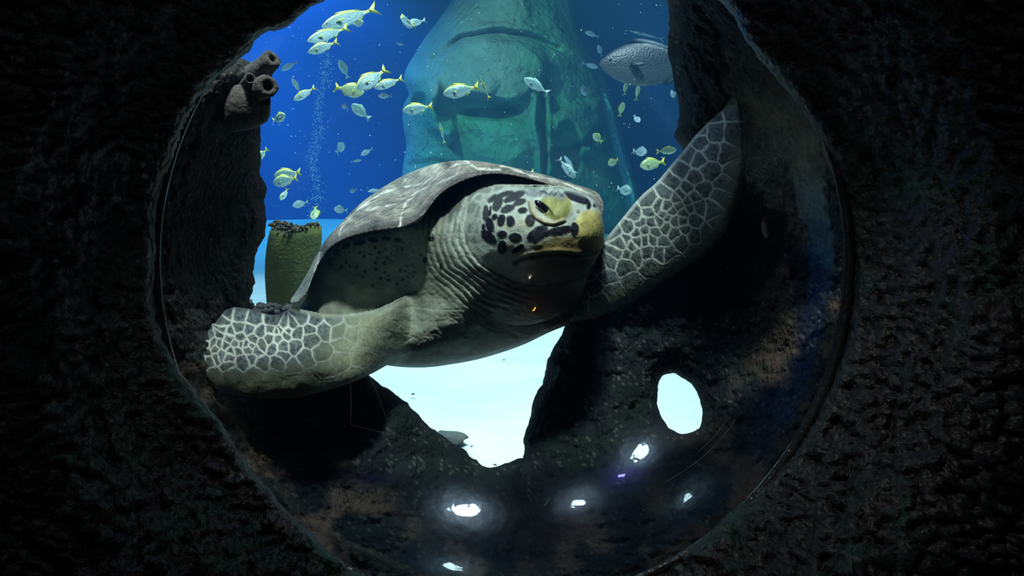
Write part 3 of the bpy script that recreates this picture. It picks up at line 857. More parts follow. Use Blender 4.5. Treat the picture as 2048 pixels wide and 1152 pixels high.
def head_details(x, y):
    """(towards-viewer displacement in m, colour, weight of the head colouring)"""
    p = np.stack([x / 100, y / 100, x * 0], -1)
    H = x * 0.0
    lid = ell(x, y, 1112, 412, 34, 31, 20)
    H = H + 0.011 * smooth(1.15, 0.4, lid)
    slit_pts = [(1072, 404), (1080, 420), (1092, 431), (1106, 437)]
    sl = ell(x, y, 1088, 419, 24, 9.5, 44)
    H = H - 0.009 * smooth(1.15, 0.75, sl)
    lower = dist_line(x, y, [(1062, 405), (1064, 420), (1074, 434), (1090, 444), (1108, 447), (1126, 441)])
    H = H + 0.004 * np.exp(-(lower / 4) ** 2)
    crease = dist_line(x, y, [(1057, 404), (1060, 424), (1070, 439), (1088, 450), (1110, 452), (1132, 444)])
    H = H - 0.003 * np.exp(-(crease / 2.2) ** 2)
    H = H + 0.005 * smooth(1.2, 0.4, ell(x, y, 1070, 386, 20, 9, 0))
    H = H + 0.004 * smooth(1.2, 0.5, ell(x, y, 1152, 393, 30, 12, 24))
    mouth = dist_line(x, y, [(1030, 527), (1040, 521), (1060, 515), (1090, 510), (1120, 508), (1150, 512), (1180, 512), (1203, 500)])
    H = H - 0.006 * np.exp(-(mouth / 2.4) ** 2) + 0.003 * np.exp(-((mouth - 7) / 5) ** 2)
    H = H - 0.004 * smooth(1.2, 0.5, np.minimum(ell(x, y, 1178, 412, 5, 8, 10), ell(x, y, 1191, 411, 5.5, 5, 0)))
    H = H + 0.006 * smooth(1.2, 0.3, ell(x, y, 1180, 455, 30, 45, 0))
    # colours
    pale = np.array((0.47, 0.56, 0.48)) * (0.9 + 0.2 * fbm(p, 8, 2, 91))[:, None]
    c = pale
    yel = np.zeros_like(x)
    for (cx, cy, r) in ((1050, 448, 15), (1016, 449, 12), (1040, 505, 18), (1075, 495, 12)):
        yel = np.maximum(yel, smooth(1.3, 0.3, ell(x, y, cx, cy, r, r, 0)))
    c = c * (1 - 0.45 * yel[:, None]) + np.array((0.40, 0.38, 0.12)) * 0.45 * yel[:, None]
    # olive jaw and beak
    jaw = smooth(-3, 9, sdf_poly(x, y, [(1082, 482), (1110, 470), (1150, 468), (1172, 480), (1210, 490), (1206, 515), (1120, 509), (1080, 512), (1050, 516)]))
    c = c * (1 - jaw[:, None]) + np.array((0.22, 0.19, 0.075)) * jaw[:, None]
    beak = smooth(-4, 8, sdf_poly(x, y, [(1158, 424), (1176, 417), (1196, 420), (1220, 440), (1220, 505), (1190, 499), (1150, 488), (1146, 455)]))
    streak = 0.85 + 0.3 * fbm(np.stack([x / 30, y / 120, x * 0], -1), 2, 2, 97)
    c = c * (1 - beak[:, None]) + np.array((0.62, 0.57, 0.20)) * (beak * streak)[:, None]
    low = smooth(505, 522, y - 0.05 * (x - 1100) * 0) * smooth(1040, 1070, x)
    lowc = np.array((0.16, 0.095, 0.055))
    c = c * (1 - low[:, None]) + lowc * low[:, None]
    # eyelid
    lidm = smooth(1.02, 0.86, lid)[:, None]
    folds = 0.75 + 0.5 * fbm(np.stack([(x + 0.4 * y) / 20, (y - x * 0.4) / 60, x * 0], -1), 2.2, 3, 98)
    lidc = np.array((0.36, 0.38, 0.13)) * folds[:, None]
    upm = smooth(402, 385, y + 8 * fbm(p, 12, 2, 99))[:, None]
    lidc = lidc * (1 - upm) + np.array((0.20, 0.24, 0.25)) * upm
    c = c * (1 - lidm) + lidc * lidm
    lo = np.exp(-(lower / 4.5) ** 2)[:, None]
    c = c * (1 - lo) + np.array((0.42, 0.38, 0.22)) * lo
    cr = np.exp(-(crease / 2.0) ** 2)[:, None]
    c = c * (1 - 0.85 * cr) + np.array((0.03, 0.035, 0.035)) * 0.85 * cr
    br = smooth(1.1, 0.8, ell(x, y, 1070, 386, 21, 9, 0))[:, None]
    c = c * (1 - br) + np.array((0.26, 0.31, 0.31)) * (0.8 + 0.4 * fbm(p, 22, 2, 96))[:, None] * br
    n = fbm(p, 9, 3, 92) * 0.2
    dk = np.zeros_like(x); 
    for i, (cx, cy, rx, ry, a) in enumerate(SPOTS):
        e = ell(x, y, cx, cy, rx * 1.22, ry * 1.22, a) + n
        m_ = smooth(1.08, 0.88, e)
        tone = 0.94 if i in (3, 16, 17, 22, 23, 0, 1) else 1.0
        dk = np.maximum(dk, m_ * tone)
        H = H + 0.0012 * m_
    mot = smooth(0.9, 0.4, ell(x, y, 1155, 432, 20, 17, -35)) * smooth(-0.1, 0.3, fbm(p, 16, 3, 94))
    dk = np.maximum(dk, 0.7 * mot)
    fleck = smooth(1.2, 0.7, ell(x, y, 1110, 384, 34, 9, 5)) * smooth(0.0, 0.3, fbm(p, 24, 2, 95))
    dk = np.maximum(dk, 0.8 * fleck)
    nos = smooth(1.15, 0.7, np.minimum(ell(x, y, 1178, 412, 5, 8.5, 10), ell(x, y, 1191, 411, 6, 5, 0)))
    dk = np.maximum(dk, nos)
    c = c * (1 - dk[:, None]) + np.array((0.008, 0.011, 0.018)) * dk[:, None]
    mg = np.exp(-(mouth / 2.0) ** 2)[:, None]
    c = c * (1 - 0.8 * mg) + np.array((0.02, 0.02, 0.02)) * 0.8 * mg
    return H, c


def body_parts(x, y):
    K = 0.022
    f = []
    def comp(I, d0):
        S = sdf_poly(x, y, I.poly)
        return I(x, y, S)[0], S > -5
    v, m = comp(INF_T, 0); f.append(np.where(m, 1.40 - 0.24 * v + 0.00022 * (850 - x) * (x < 850) + 0.15 * smooth(1.3, 0.15, ell(x, y, 715, 570, 200, 125, 0)), 9))
    v, m = comp(INF_N, 0); f.append(np.where(m, 1.30 - 0.19 * v, 9))
    v, m = comp(INF_H, 0); f.append(np.where(m, 1.205 - 0.155 * v - 0.0002 * (x - 1060), 9))
    v, m = comp(INF_F, 0); f.append(np.where(m, 1.03 + 0.00026 * (x - 400) + 0.0000115 * np.clip(x - 700, 0, 400) ** 2 - 0.03 * smooth(700, 600, x) - 0.0006 * (y - 700) * smooth(800, 700, x) - 0.050 * v, 9))
    f = np.array(f); fm = f.min(0)
    fm = np.where(fm > 5, 1.4, fm)
    r = fm - K * np.log(np.exp(-np.clip(f - fm, 0, 0.3) / K).sum(0))
    return r, f


def body_front(x, y, s):
    base, f = body_parts(x, y)
    p = np.stack([x / 100, y / 100, x * 0], -1)
    hs = sdf_poly(x, y, head_poly)
    fs = sdf_poly(x, y, flip_l)
    fade = np.clip(s / 5, 0, 1)
    hm = smooth(-4, 10, hs)
    H, _ = head_details(x, y)
    # neck folds follow the back of the head
    nk = smooth(-115, -60, hs) * (1 - hm) * smooth(1130, 1060, x) * smooth(640, 600, y - 0.4 * (1000 - x)) 
    ang = np.arctan2(y - 470, x - 1050)
    q = -hs / 6.0 + 1.3 * fbm(np.stack([ang * 1.6, hs / 90, x * 0], -1), 2, 3, 101)
    fold = 1 - np.abs(np.sin(q * 1.55)) ** 0.7
    folds = 0.006 * nk * (0.5 - fold)
    # skin wrinkles on the shoulder
    wr = smooth(720, 840, x) * (1 - hm) * (1 - nk) * smooth(430, 540, y)
    q2 = (y - 600) / 12 + (x - 900) / 40 * np.sign(y - 640) * 0.4 + 2.2 * fbm(np.stack([x / 160, y / 90, x * 0], -1), 1.6, 3, 103)
    w2 = 1 - np.abs(np.sin(q2)) ** 0.6
    net = 1 - np.abs(fbm(np.stack([x / 60, y / 26, x * 0], -1), 1.2, 3, 104)) * 3
    net2 = 1 - np.abs(fbm(np.stack([(x + y) / 34, (y - 0.5 * x) / 16, x * 0], -1), 1.2, 2, 105)) * 3
    wrk = -0.0016 * wr * np.clip(w2, 0, 1) - 0.0022 * wr * np.clip(net, 0, 1) ** 3 - 0.0014 * smooth(700, 820, x) * (1 - hm) * np.clip(net2, 0, 1) ** 2
    arm = smooth(640, 720, x) * smooth(-2, 14, fs) * 0.0
    _, rh = scale_skin(x, y, SEED_L, 5, PALE, DARK, PLAIN, x * 0)
    fl = smooth(-4, 8, fs) * smooth(790, 720, x)
    lump = 0.004 * fbm(p, 2.5, 3, 106)
    return base - fade * (H * hm + folds + wrk + rh * fl * 1.3 + lump)


def body_color(x, y, s):
    p = np.stack([x / 100, y / 100, x * 0], -1)
    hs = sdf_poly(x, y, head_poly); fs = sdf_poly(x, y, flip_l)
    n = fbm(p, 5, 4, 111)
    sk = np.array((0.30, 0.335, 0.26)) * (0.85 + 0.35 * n)[:, None]
    # paler streaky neck skin
    nk = smooth(-70, -10, hs)[:, None]
    ang = np.arctan2(y - 470, x - 1050)
    st = 1 - np.abs(fbm(np.stack([ang * 3.5, hs / 14, x * 0], -1), 1.5, 3, 112)) * 2.4
    sk = sk * (1 - nk) + np.array((0.34, 0.39, 0.33)) * (0.6 + 0.6 * np.clip(st, 0, 1))[:, None] * nk
    # collar above the neck, shade of the recess under the shell painted in
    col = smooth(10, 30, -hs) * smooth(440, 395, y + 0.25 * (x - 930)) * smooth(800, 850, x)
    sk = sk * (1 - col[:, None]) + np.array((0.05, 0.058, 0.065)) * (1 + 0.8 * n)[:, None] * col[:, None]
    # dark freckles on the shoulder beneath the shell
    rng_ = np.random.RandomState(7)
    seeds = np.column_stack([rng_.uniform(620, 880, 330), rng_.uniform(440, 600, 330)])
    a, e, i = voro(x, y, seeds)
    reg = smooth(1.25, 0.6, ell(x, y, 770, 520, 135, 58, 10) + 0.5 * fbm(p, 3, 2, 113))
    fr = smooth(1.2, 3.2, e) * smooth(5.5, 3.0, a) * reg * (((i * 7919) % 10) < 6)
    sk = sk * (1 - 0.35 * reg[:, None])  # shade beneath the shell darkened into the shoulder skin
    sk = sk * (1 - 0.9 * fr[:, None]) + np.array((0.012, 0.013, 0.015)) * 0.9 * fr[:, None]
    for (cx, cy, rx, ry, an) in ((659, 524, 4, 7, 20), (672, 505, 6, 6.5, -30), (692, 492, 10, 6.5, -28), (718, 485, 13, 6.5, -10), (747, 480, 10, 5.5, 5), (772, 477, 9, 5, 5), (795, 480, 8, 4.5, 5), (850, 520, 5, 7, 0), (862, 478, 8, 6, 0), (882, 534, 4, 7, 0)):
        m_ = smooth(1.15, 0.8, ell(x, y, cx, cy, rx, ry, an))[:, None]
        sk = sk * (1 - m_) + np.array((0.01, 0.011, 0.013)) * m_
    # flipper
    pl = np.maximum(smooth(715, 755, y + 0.14 * (x - 560)), smooth(630, 730, x + 0.5 * (y - 640)))
    fc, _ = scale_skin(x, y, SEED_L, 5, PALE, DARK, PLAIN, pl)
    fl = (smooth(-4, 6, fs) * smooth(815, 745, x))[:, None]
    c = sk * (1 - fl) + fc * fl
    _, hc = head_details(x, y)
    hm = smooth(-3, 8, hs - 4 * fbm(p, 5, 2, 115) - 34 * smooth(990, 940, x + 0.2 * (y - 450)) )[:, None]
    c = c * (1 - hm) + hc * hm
    # ruddy throat
    th = (smooth(530, 600, y) * smooth(980, 1060, x) * (1 - fl[:, 0]))[:, None]
    c = c * (1 - 0.75 * th) + np.array((0.16, 0.10, 0.075)) * 0.75 * th
    # pale plastron edge along the belly
    be = (smooth(12, 3, s) * smooth(700, 725, y + 0.22 * (x - 850)) * smooth(760, 800, x))[:, None]
    return c * (1 - 0.5 * be) + np.array((0.45, 0.52, 0.50)) * 0.5 * be


def union_relief(name, bbox, step, Sfun, front, back, mat_, parent, color):
    x0, y0, x1, y1 = bbox
    outer = [(x0, y0), (x1, y0), (x1, y1), (x0, y1)]
    big = lambda X, Y: Sfun(X, Y) - sdf_poly(X, Y, outer)
    return relief(name, outer, step, front, back, mat_, parent, color=color, edge_noise=big)


turtle = empty('sea_turtle', at(950, 640, 1.35), 'large sea turtle facing right, flippers propped on the rocks, behind the bubble window', 'turtle')
union_relief('body', (330, 310, 1230, 820), 2.0, body_S, body_front,
             lambda x, y, s: np.maximum(body_parts(x, y)[0] + 0.01, np.where(sdf_poly(x, y, flip_l) > sdf_poly(x, y, trunk_poly), body_parts(x, y)[0] + 0.09 * np.clip(s / 40, 0, 1) ** .5, 1.40 + 0.15 * np.clip(s / 90, 0, 1) ** .5)), M['skin'], turtle, body_color)

# far (raised) flipper
flip_r = spline([(1463, 176), (1474, 190), (1484, 222), (1491, 275), (1490, 330), (1482, 385), (1468, 428), (1447, 470), (1405, 512), (1350, 550), (1300, 582), (1250, 612), (1205, 632), (1165, 640), (1120, 640), (1080, 600), (1090, 560), (1150, 530),
                 (1185, 508), (1214, 474), (1240, 442), (1262, 415), (1286, 388), (1312, 366), (1340, 333), (1368, 300), (1396, 264), (1420, 236), (1444, 215), (1452, 198)], 3)
INF_R = Inflate(flip_r)


def fr_mid(x, y):
    t = (x - 1150) / 340
    return 1.34 - 0.20 * t - 0.10 * np.clip(t, 0, 1) ** 2 + 0.0 * y


def fr_front(x, y, s):
    v, _ = INF_R(x, y, s + 0.01)
    _, rh = scale_skin(x, y, SEED_R, 9, PALE, DARK, PLAIN, x * 0)
    ridge = 0.010 * np.exp(-(dist_line(x, y, [(1462, 190), (1440, 260), (1395, 340), (1330, 400), (1262, 460), (1200, 540)]) / 40) ** 2)
    return fr_mid(x, y) - 0.05 * v - (rh * 1.3 + ridge) * np.clip(s / 5, 0, 1)


def fr_col(x, y, s):
    d = dist_line(x, y, [(1480, 200), (1492, 300), (1480, 400), (1450, 470), (1380, 535), (1290, 590), (1200, 635)])
    pl = smooth(46, 14, d) * 0.9 * smooth(250, 330, y)
    d2 = smooth(235, 190, y)
    pl = np.maximum(pl, d2)
    lead = smooth(9, 3, s) * smooth(1200, 1230, x) * (x - 1024 < 420)
    lead = lead * (d > 60)
    c, _ = scale_skin(x, y, SEED_R, 9, PALE, DARK, PLAIN, pl)
    return c * (1 - 0.6 * lead[:, None]) + np.array(PALE) * 0.6 * lead[:, None]


fr = relief('far_flipper', flip_r, 2.0, fr_front, lambda x, y, s: fr_mid(x, y) + 0.03 * INF_R(x, y, s + 0.01)[0], M['skin'], turtle, color=fr_col)
fr['label'] = 'raised far front flipper'

SEAMS = [[(920, 330), (912, 352), (885, 362), (840, 380), (812, 404), (803, 430), (800, 455)], [(800, 374), (840, 370), (866, 354), (915, 328)], [(800, 374), (760, 388), (715, 420), (686, 448), (678, 470)], [(930, 322), (955, 338), (1000, 340)],
         [(700, 432), (740, 418), (790, 408)], [(812, 358), (800, 374)], [(1000, 330), (1060, 350), (1130, 366), (1190, 392)], [(640, 505), (628, 545), (616, 590)]]


def car_front(x, y, s):
    yl = np.interp(x, LX, LY)
    d = 1.20 + 0.0058 * np.clip(yl - y, 0, 200) + 0.0009 * 30 * np.log1p(np.exp(np.clip((800 - x) / 30, -30, 30))) + 0.0002 * np.clip(x - 950, 0, 400)
    v, _ = INF_C(x, y, s + 0.01)
    sm = np.minimum.reduce([dist_line(x, y, q) for q in SEAMS])
    fade = np.clip(s / 5, 0, 1)
    lob = 0.02 * smooth(1.1, 0.3, ell(x, y, 760, 430, 60, 28, -28)) + 0.015 * smooth(1.1, 0.3, ell(x, y, 860, 395, 40, 22, -35))
    return d - 0.06 * v - fade * (lob - 0.003 * np.exp(-(sm / 2.5) ** 2))


def car_back(x, y, s):
    yl = np.interp(x, LX, LY)
    d = 1.20 + 0.0058 * np.clip(yl - y, 0, 200) + 0.0009 * 30 * np.log1p(np.exp(np.clip((800 - x) / 30, -30, 30))) + 0.0002 * np.clip(x - 950, 0, 400)
    return d + 0.22 * np.clip(s / 40, 0, 1) ** 0.5 + 0.01


def car_col(x, y, s):
    p = np.stack([x / 100, y / 100, x * 0], -1)
    n = fbm(p, 4, 4, 121)
    c = np.array((0.44, 0.42, 0.33)) * (0.75 + 0.9 * n)[:, None]
    st = fbm(np.stack([(x + y) / 60, (y - 0.2 * x) / 14, x * 0], -1), 1.5, 3, 122)
    c = c * (0.85 + 0.4 * st)[:, None]
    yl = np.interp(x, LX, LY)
    rim_shade = smooth(26, 8, yl - y) * smooth(640, 700, x) * smooth(1150, 1000, x)
    c = c * (1 - 0.78 * rim_shade[:, None])  # shade of the curled-under edge darkened into the shell colour
    sm = np.minimum.reduce([dist_line(x, y, q) for q in SEAMS])
    k = smooth(3.0, 0.5, sm + 2.5 * fbm(p, 8, 2, 123))[:, None] * 0.95
    c = c * (1 - k) + np.array((0.78, 0.78, 0.66)) * k
    left = smooth(640, 610, x)[:, None]
    return c * (1 - left) + np.array((0.24, 0.27, 0.22)) * left


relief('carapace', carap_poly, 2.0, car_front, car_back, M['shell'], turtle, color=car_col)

# eye
ec = (1089, 419)
dd = float(body_front(np.linspace(1074, 1102, 9), np.linspace(405, 432, 9), np.full(9, 50.0)).mean()) - 0.0025
V = []; Q = []
a_ = math.radians(44)
e1 = Vector((float(math.cos(a_)), 0, 0)) + Vector(AU) * (-math.sin(a_)); e2 = Vector((math.sin(a_), 0, 0)) + Vector(AU) * math.cos(a_)
c0 = at(ec[0], ec[1], dd - 0.0005); rws, cl = 10, 20
pm = 1.06 / F
for i in range(rws + 1):
    th = math.pi * i / rws
    for k in range(cl):
        ph = 2 * math.pi * k / cl
        V.append(tuple(c0 + e1 * (27 * pm * math.sin(th) * math.cos(ph)) + e2 * (8.6 * pm * math.sin(th) * math.sin(ph)) - Vector(AF) * (0.006 * math.cos(th))))
for i in range(rws):
    for k in range(cl): Q.append((i * cl + k, (i + 1) * cl + k, (i + 1) * cl + (k + 1) % cl, i * cl + (k + 1) % cl))
link_mesh('eye', make_mesh('eye', V, Q, M['eye']), turtle)


# ------------------------------------------------------------------ fish
def fish_col(t, v, kind):
    """t along body 0..1, v -1 belly .. 1 back"""
    if kind == 'grey':
        a = np.array((0.010, 0.018, 0.026)); b = np.array((0.045, 0.06, 0.062)); k = smooth(0.2, -0.7, v)
        return a * (1 - k)[:, None] + b * k[:, None]
    back = np.array((0.60, 0.62, 0.10)) if kind == 'yellow' else np.array((0.30, 0.46, 0.40))
    mid = np.array((0.15, 0.27, 0.28)); belly = np.array((0.36, 0.52, 0.52))
    if kind == 'olive': back = np.array((0.40, 0.45, 0.07)); mid = np.array((0.32, 0.44, 0.22)); belly = np.array((0.55, 0.66, 0.40))
    if kind == 'pale': back = np.array((0.30, 0.40, 0.40)); mid = np.array((0.34, 0.46, 0.48)); belly = np.array((0.5, 0.6, 0.6))
    k1 = smooth(0.55, 0.85, v)[:, None]; k2 = smooth(-0.3, -0.8, v)[:, None]
    c = mid * (1 - k1) + back * k1
    c = c * (1 - k2) + belly * k2
    tl = smooth(0.80, 0.95, t)[:, None]
    return c * (1 - tl) + (np.array((0.62, 0.62, 0.06)) if kind in ('yellow', 'olive') else back) * tl


def fish_meshes(L, hgt, kind):
    """fish pointing to -X (head) with tail at +X; z up; returns list of (name, mesh)"""
    ns_, sg = 18, 16
    prof = [(0, .02), (.03, .20), (.08, .42), (.15, .66), (.25, .88), (.35, .98), (.45, 1.0), (.55, .93), (.65, .78), (.74, .58), (.82, .38), (.88, .24), (.93, .19), (.965, .22)]
    V = []; T = []; W = []
    for (t, h) in prof:
        for k in range(sg):
            a = 2 * math.pi * k / sg
            sx = math.cos(a); sz = math.sin(a)
            zz = sz * h * hgt / 2
            cen = -0.06 * hgt * (1 - t) if sz < 0 else 0.0
            V.append((t * L - L * 0.5, sx * h * hgt * 0.19 * (1 - 0.3 * t), zz + cen * abs(sz))); T.append(t); W.append(sz)
    n = len(prof)
    Q = [(i * sg + k, (i + 1) * sg + k, (i + 1) * sg + (k + 1) % sg, i * sg + (k + 1) % sg) for i in range(n - 1) for k in range(sg)]
    skin = M['greyfish'] if kind == 'grey' else M['silver']
    body = make_mesh('body', V, Q, skin, fish_col(np.array(T), np.array(W), kind))
    finm = {'yellow': M['yellow'], 'olive': M['yellow'], 'silver': M['clearfin'], 'pale': M['clearfin'], 'grey': M['greyfin']}[kind]

    def fin(name, outline, th=0.006, m=None):
        V = []; Q = []
        th = th * L
        cx = sum(p[0] for p in outline) / len(outline); cz = sum(p[1] for p in outline) / len(outline)
        nn = len(outline)
        for (x_, z_) in outline: V.append((x_, 0, z_))
        V.append((cx, th, cz)); V.append((cx, -th, cz))
        for k in range(nn):
            k2 = (k + 1) % nn
            mx_ = ((outline[k][0] + outline[k2][0]) / 2, (outline[k][1] + outline[k2][1]) / 2)
            V.append((mx_[0], 0, mx_[1]))
        for k in range(nn):
            a = nn + 2 + (k - 1) % nn; b = nn + 2 + k
            Q.append((a, k, b, nn)); Q.append((b, k, a, nn + 1))
        return make_mesh(name, V, Q, m or finm)
    x = lambda t: t * L - L * .5
    res = [('body', body, None)]
    hh = hgt / 2
    tl = 0.16 * L
    res.append(('tail_fin', fin('tail_fin', [(x(.955), .20 * hh), (x(1.04), .42 * hh + .01 * L), (x(1.16), .5 * hh + .085 * L), (x(1.12), .2 * hh + .03 * L), (x(1.06), 0), (x(1.12), -.2 * hh - .03 * L), (x(1.16), -.5 * hh - .085 * L), (x(1.04), -.42 * hh - .01 * L), (x(.955), -.2 * hh)]), None))
    res.append(('dorsal_fin', fin('dorsal_fin', [(x(.28), .86 * hh), (x(.33), 1.18 * hh), (x(.45), 1.20 * hh), (x(.62), 1.0 * hh), (x(.8), .62 * hh), (x(.82), .40 * hh), (x(.6), .80 * hh), (x(.42), .92 * hh)]), None))
    res.append(('anal_fin', fin('anal_fin', [(x(.62), -.80 * hh), (x(.66), -1.05 * hh), (x(.80), -.62 * hh), (x(.82), -.36 * hh), (x(.72), -.58 * hh)]), None))
    pf = fin('pectoral_fin', [(0, 0), (.10 * L, .02 * L), (.17 * L, -.02 * L), (.13 * L, -.05 * L), (.04 * L, -.035 * L)], m=M['yellow'] if kind == 'yellow' else finm)
    res.append(('pectoral_fin', pf, (x(.27), hgt * .17, -.12 * hh, 1)))
    res.append(('pectoral_fin', pf, (x(.27), -hgt * .17, -.12 * hh, -1)))
    V = []; Q = []
    r = 0.013 * L if kind != 'grey' else .014 * L
    for i in range(5):
        th = math.pi * i / 4
        for k in range(8):
            a = 2 * math.pi * k / 8
            V.append((r * math.sin(th) * math.cos(a), r * 0.5 * math.cos(th), r * math.sin(th) * math.sin(a)))
    Q = [(i * 8 + k, i * 8 + (k + 1) % 8, (i + 1) * 8 + (k + 1) % 8, (i + 1) * 8 + k) for i in range(4) for k in range(8)]
    eye = make_mesh('eye', V, Q, M['eye'])
    for sgn in (1, -1): res.append(('eye', eye, (x(.10), sgn * hgt * .088, .10 * hh, 0)))
    return res


# head px, tail px, body height px, depth, yaw towards/away (deg), kind, label
FISH = [
    (617, 107, 668, 84, 24, 3.2, 10, 'yellow', 'yellow-backed silver fish beneath the two big streaked fish at top left'),
    (619, 88, 684, 52, 28, 3.5, 25, 'yellow', 'streaked yellow-backed fish directly above the small one at top left, nose down left'),
    (648, 60, 738, 14, 36, 3.6, 20, 'yellow', 'biggest yellow-backed fish, at the top left edge of the water'),
    (729, 48, 706, 45, 18, 4.2, 40, 'yellow', 'small yellow-backed fish facing right below the biggest top left fish'),
    (806, 48, 822, 40, 34, 3.4, 72, 'yellow', 'pale fish seen head-on near the top, beside the statue brow'),
    (815, 52, 846, 38, 18, 3.7, 30, 'silver', 'slim fish partly hidden behind the head-on pale fish near the top'),
    (799, 94, 803, 82, 16, 5.0, 70, 'pale', 'tiny pale fish seen end-on below the head-on pair near the top'),
    (563, 142, 590, 124, 14, 5.6, 15, 'pale', 'faint bluish fish just right of the tube sponges'),
    (684, 126, 690, 146, 18, 4.5, 65, 'silver', 'small silver fish facing away above the fish with bright yellow tail'),
    (589, 202, 624, 176, 19, 3.6, 15, 'yellow', 'slender yellow-backed fish nose down left between pillar and bubble column'),
    (588, 160, 596, 180, 12, 4.8, 50, 'pale', 'small pale fish touching the slender yellow-backed fish from upper left'),
    (574, 232, 545, 238, 22, 3.5, 35, 'yellow', 'bright round-bodied fish facing right close to the left pillar'),
    (729, 186, 675, 174, 33, 3.0, 10, 'olive', 'olive fish facing right with a bright yellow tail, left of the largest tilted fish'),
    (716, 182, 764, 138, 37, 2.9, 25, 'yellow', 'large silver fish climbing tail-up with a blurred yellow tail, mid left'),
    (750, 178, 798, 157, 22, 3.3, 15, 'yellow', 'silver fish overlapping behind the large tail-up fish'),
    (706, 211, 733, 232, 24, 3.6, 35, 'silver', 'silver fish under the olive one with its tail hanging down'),
    (806, 222, 858, 212, 26, 3.3, 10, 'yellow', 'blue-silver yellow-tailed fish in front of the statue nose'),
    (887, 190, 950, 172, 33, 3.0, 15, 'yellow', 'green silver fish with yellow fin in front of the statue eye'),
    (957, 158, 976, 188, 9, 3.2, 45, 'yellow', 'thin yellow fish hanging tail-down behind the tail of the green silver fish'),
    (1048, 157, 1092, 182, 24, 3.3, 10, 'silver', 'small silver fish with yellow tail swimming over the statue centre'),
    (880, 246, 887, 280, 7, 3.8, 30, 'yellow', 'needle-thin yellow fish below the fish at the statue nose'),
    (690, 288, 672, 302, 20, 5.4, 45, 'pale', 'round translucent pale fish right of the bubble column'),
    (722, 311, 742, 298, 12, 5.4, 15, 'pale', 'faint green fish facing down left beside the round translucent one'),
    (724, 320, 703, 323, 6, 5.6, 15, 'pale', 'slim faint fish under the faint green one'),
    (508, 322, 531, 300, 20, 3.2, 10, 'yellow', 'fish mostly hidden by the left pillar, only its yellow tail showing'),
    (549, 352, 594, 344, 27, 3.2, 10, 'yellow', 'upper fish of the overlapping pair beside the left pillar'),
    (547, 366, 588, 356, 28, 3.0, 10, 'yellow', 'lower fish of the overlapping pair beside the left pillar'),
    (565, 402, 570, 378, 15, 3.2, 45, 'yellow', 'small fish diving head-down below the overlapping pair'),
    (586, 412, 612, 404, 17, 5.0, 20, 'pale', 'blue pale fish above the green barrel sponge'),
    (634, 440, 626, 414, 24, 3.5, 50, 'olive', 'yellow-green fish head-down above the right rim of the barrel sponge'),
    (670, 418, 690, 420, 18, 5.5, 40, 'pale', 'faint rounded fish left of the turtle shell'),
    (1150, 357, 1122, 320, 20, 2.8, 15, 'silver', 'silver fish diving nose-down above the turtle head with yellow tail up'),
    (1160, 184, 1180, 178, 26, 5.8, 45, 'pale', 'faint ghostly fish near the right edge of the statue'),
    (1186, 268, 1203, 282, 18, 4.8, 20, 'olive', 'faint greenish fish with yellow tail above the statue drape'),
    (1215, 330, 1236, 318, 18, 5.0, 35, 'olive', 'faint yellow fish low against the statue drape'),
    (1262, 384, 1238, 376, 24, 3.6, 30, 'silver', 'silver fish facing right just left of the raised flipper'),
    (1292, 306, 1270, 300, 22, 4.6, 45, 'pale', 'blue rounded fish left of the green one near the raised flipper'),
    (1279, 332, 1325, 323, 28, 3.3, 10, 'olive', 'bright green-yellow fish touching the raised flipper edge'),
    (1352, 300, 1318, 302, 18, 3.9, 15, 'olive', 'dim green fish behind the raised flipper below the rock column'),
    (1250, 168, 1252, 182, 11, 5.2, 70, 'olive', 'left one of two tiny fish under the big grey fish'),
    (1275, 172, 1276, 192, 10, 4.6, 65, 'olive', 'right one of two tiny fish under the big grey fish'),
    (1244, 208, 1242, 226, 14, 4.6, 60, 'olive', 'small yellowish fish right of the statue shoulder'),
    (1278, 246, 1270, 230, 14, 4.4, 40, 'pale', 'small pale fish diving right of the statue shoulder'),
    (1340, 190, 1352, 186, 18, 4.5, 30, 'pale', 'pale fish half hidden by the right rock column'),
    (1258, 62, 1320, 76, 6, 5.8, 5, 'pale', 'long thin faint fish above the big grey fish'),
    (1170, 64, 1195, 72, 12, 6.3, 10, 'pale', 'faint small fish above the statue shoulder'),
    (1196, 92, 1204, 108, 12, 6.3, 40, 'pale', 'faint fish diving towards the tail by the big grey fish'),
    (1196, 136, 1168, 126, 12, 6.0, 10, 'pale', 'faint blue fish at the big grey fish snout'),
    (1128, 312, 1150, 342, 9, 4.6, 20, 'pale', 'thin pale fish just behind the diving silver fish'),
    (757, 193, 780, 190, 14, 5.4, 25, 'pale', 'faint greenish fish beneath the overlapping silver fish'),
    (684, 212, 695, 214, 12, 6.0, 40, 'pale', 'tiny faint fish left of the fish with hanging tail'),
    (700, 384, 712, 379, 10, 6.0, 20, 'pale', 'tiny faint fish close above the turtle shell at left'),
    (736, 383, 760, 379, 8, 5.0, 15, 'pale', 'slim faint fish just above the turtle shell edge'),
    (1062, 352, 1066, 338, 8, 3.4, 40, 'olive', 'tip of a small yellow fish peeking over the shell above the head'),
]
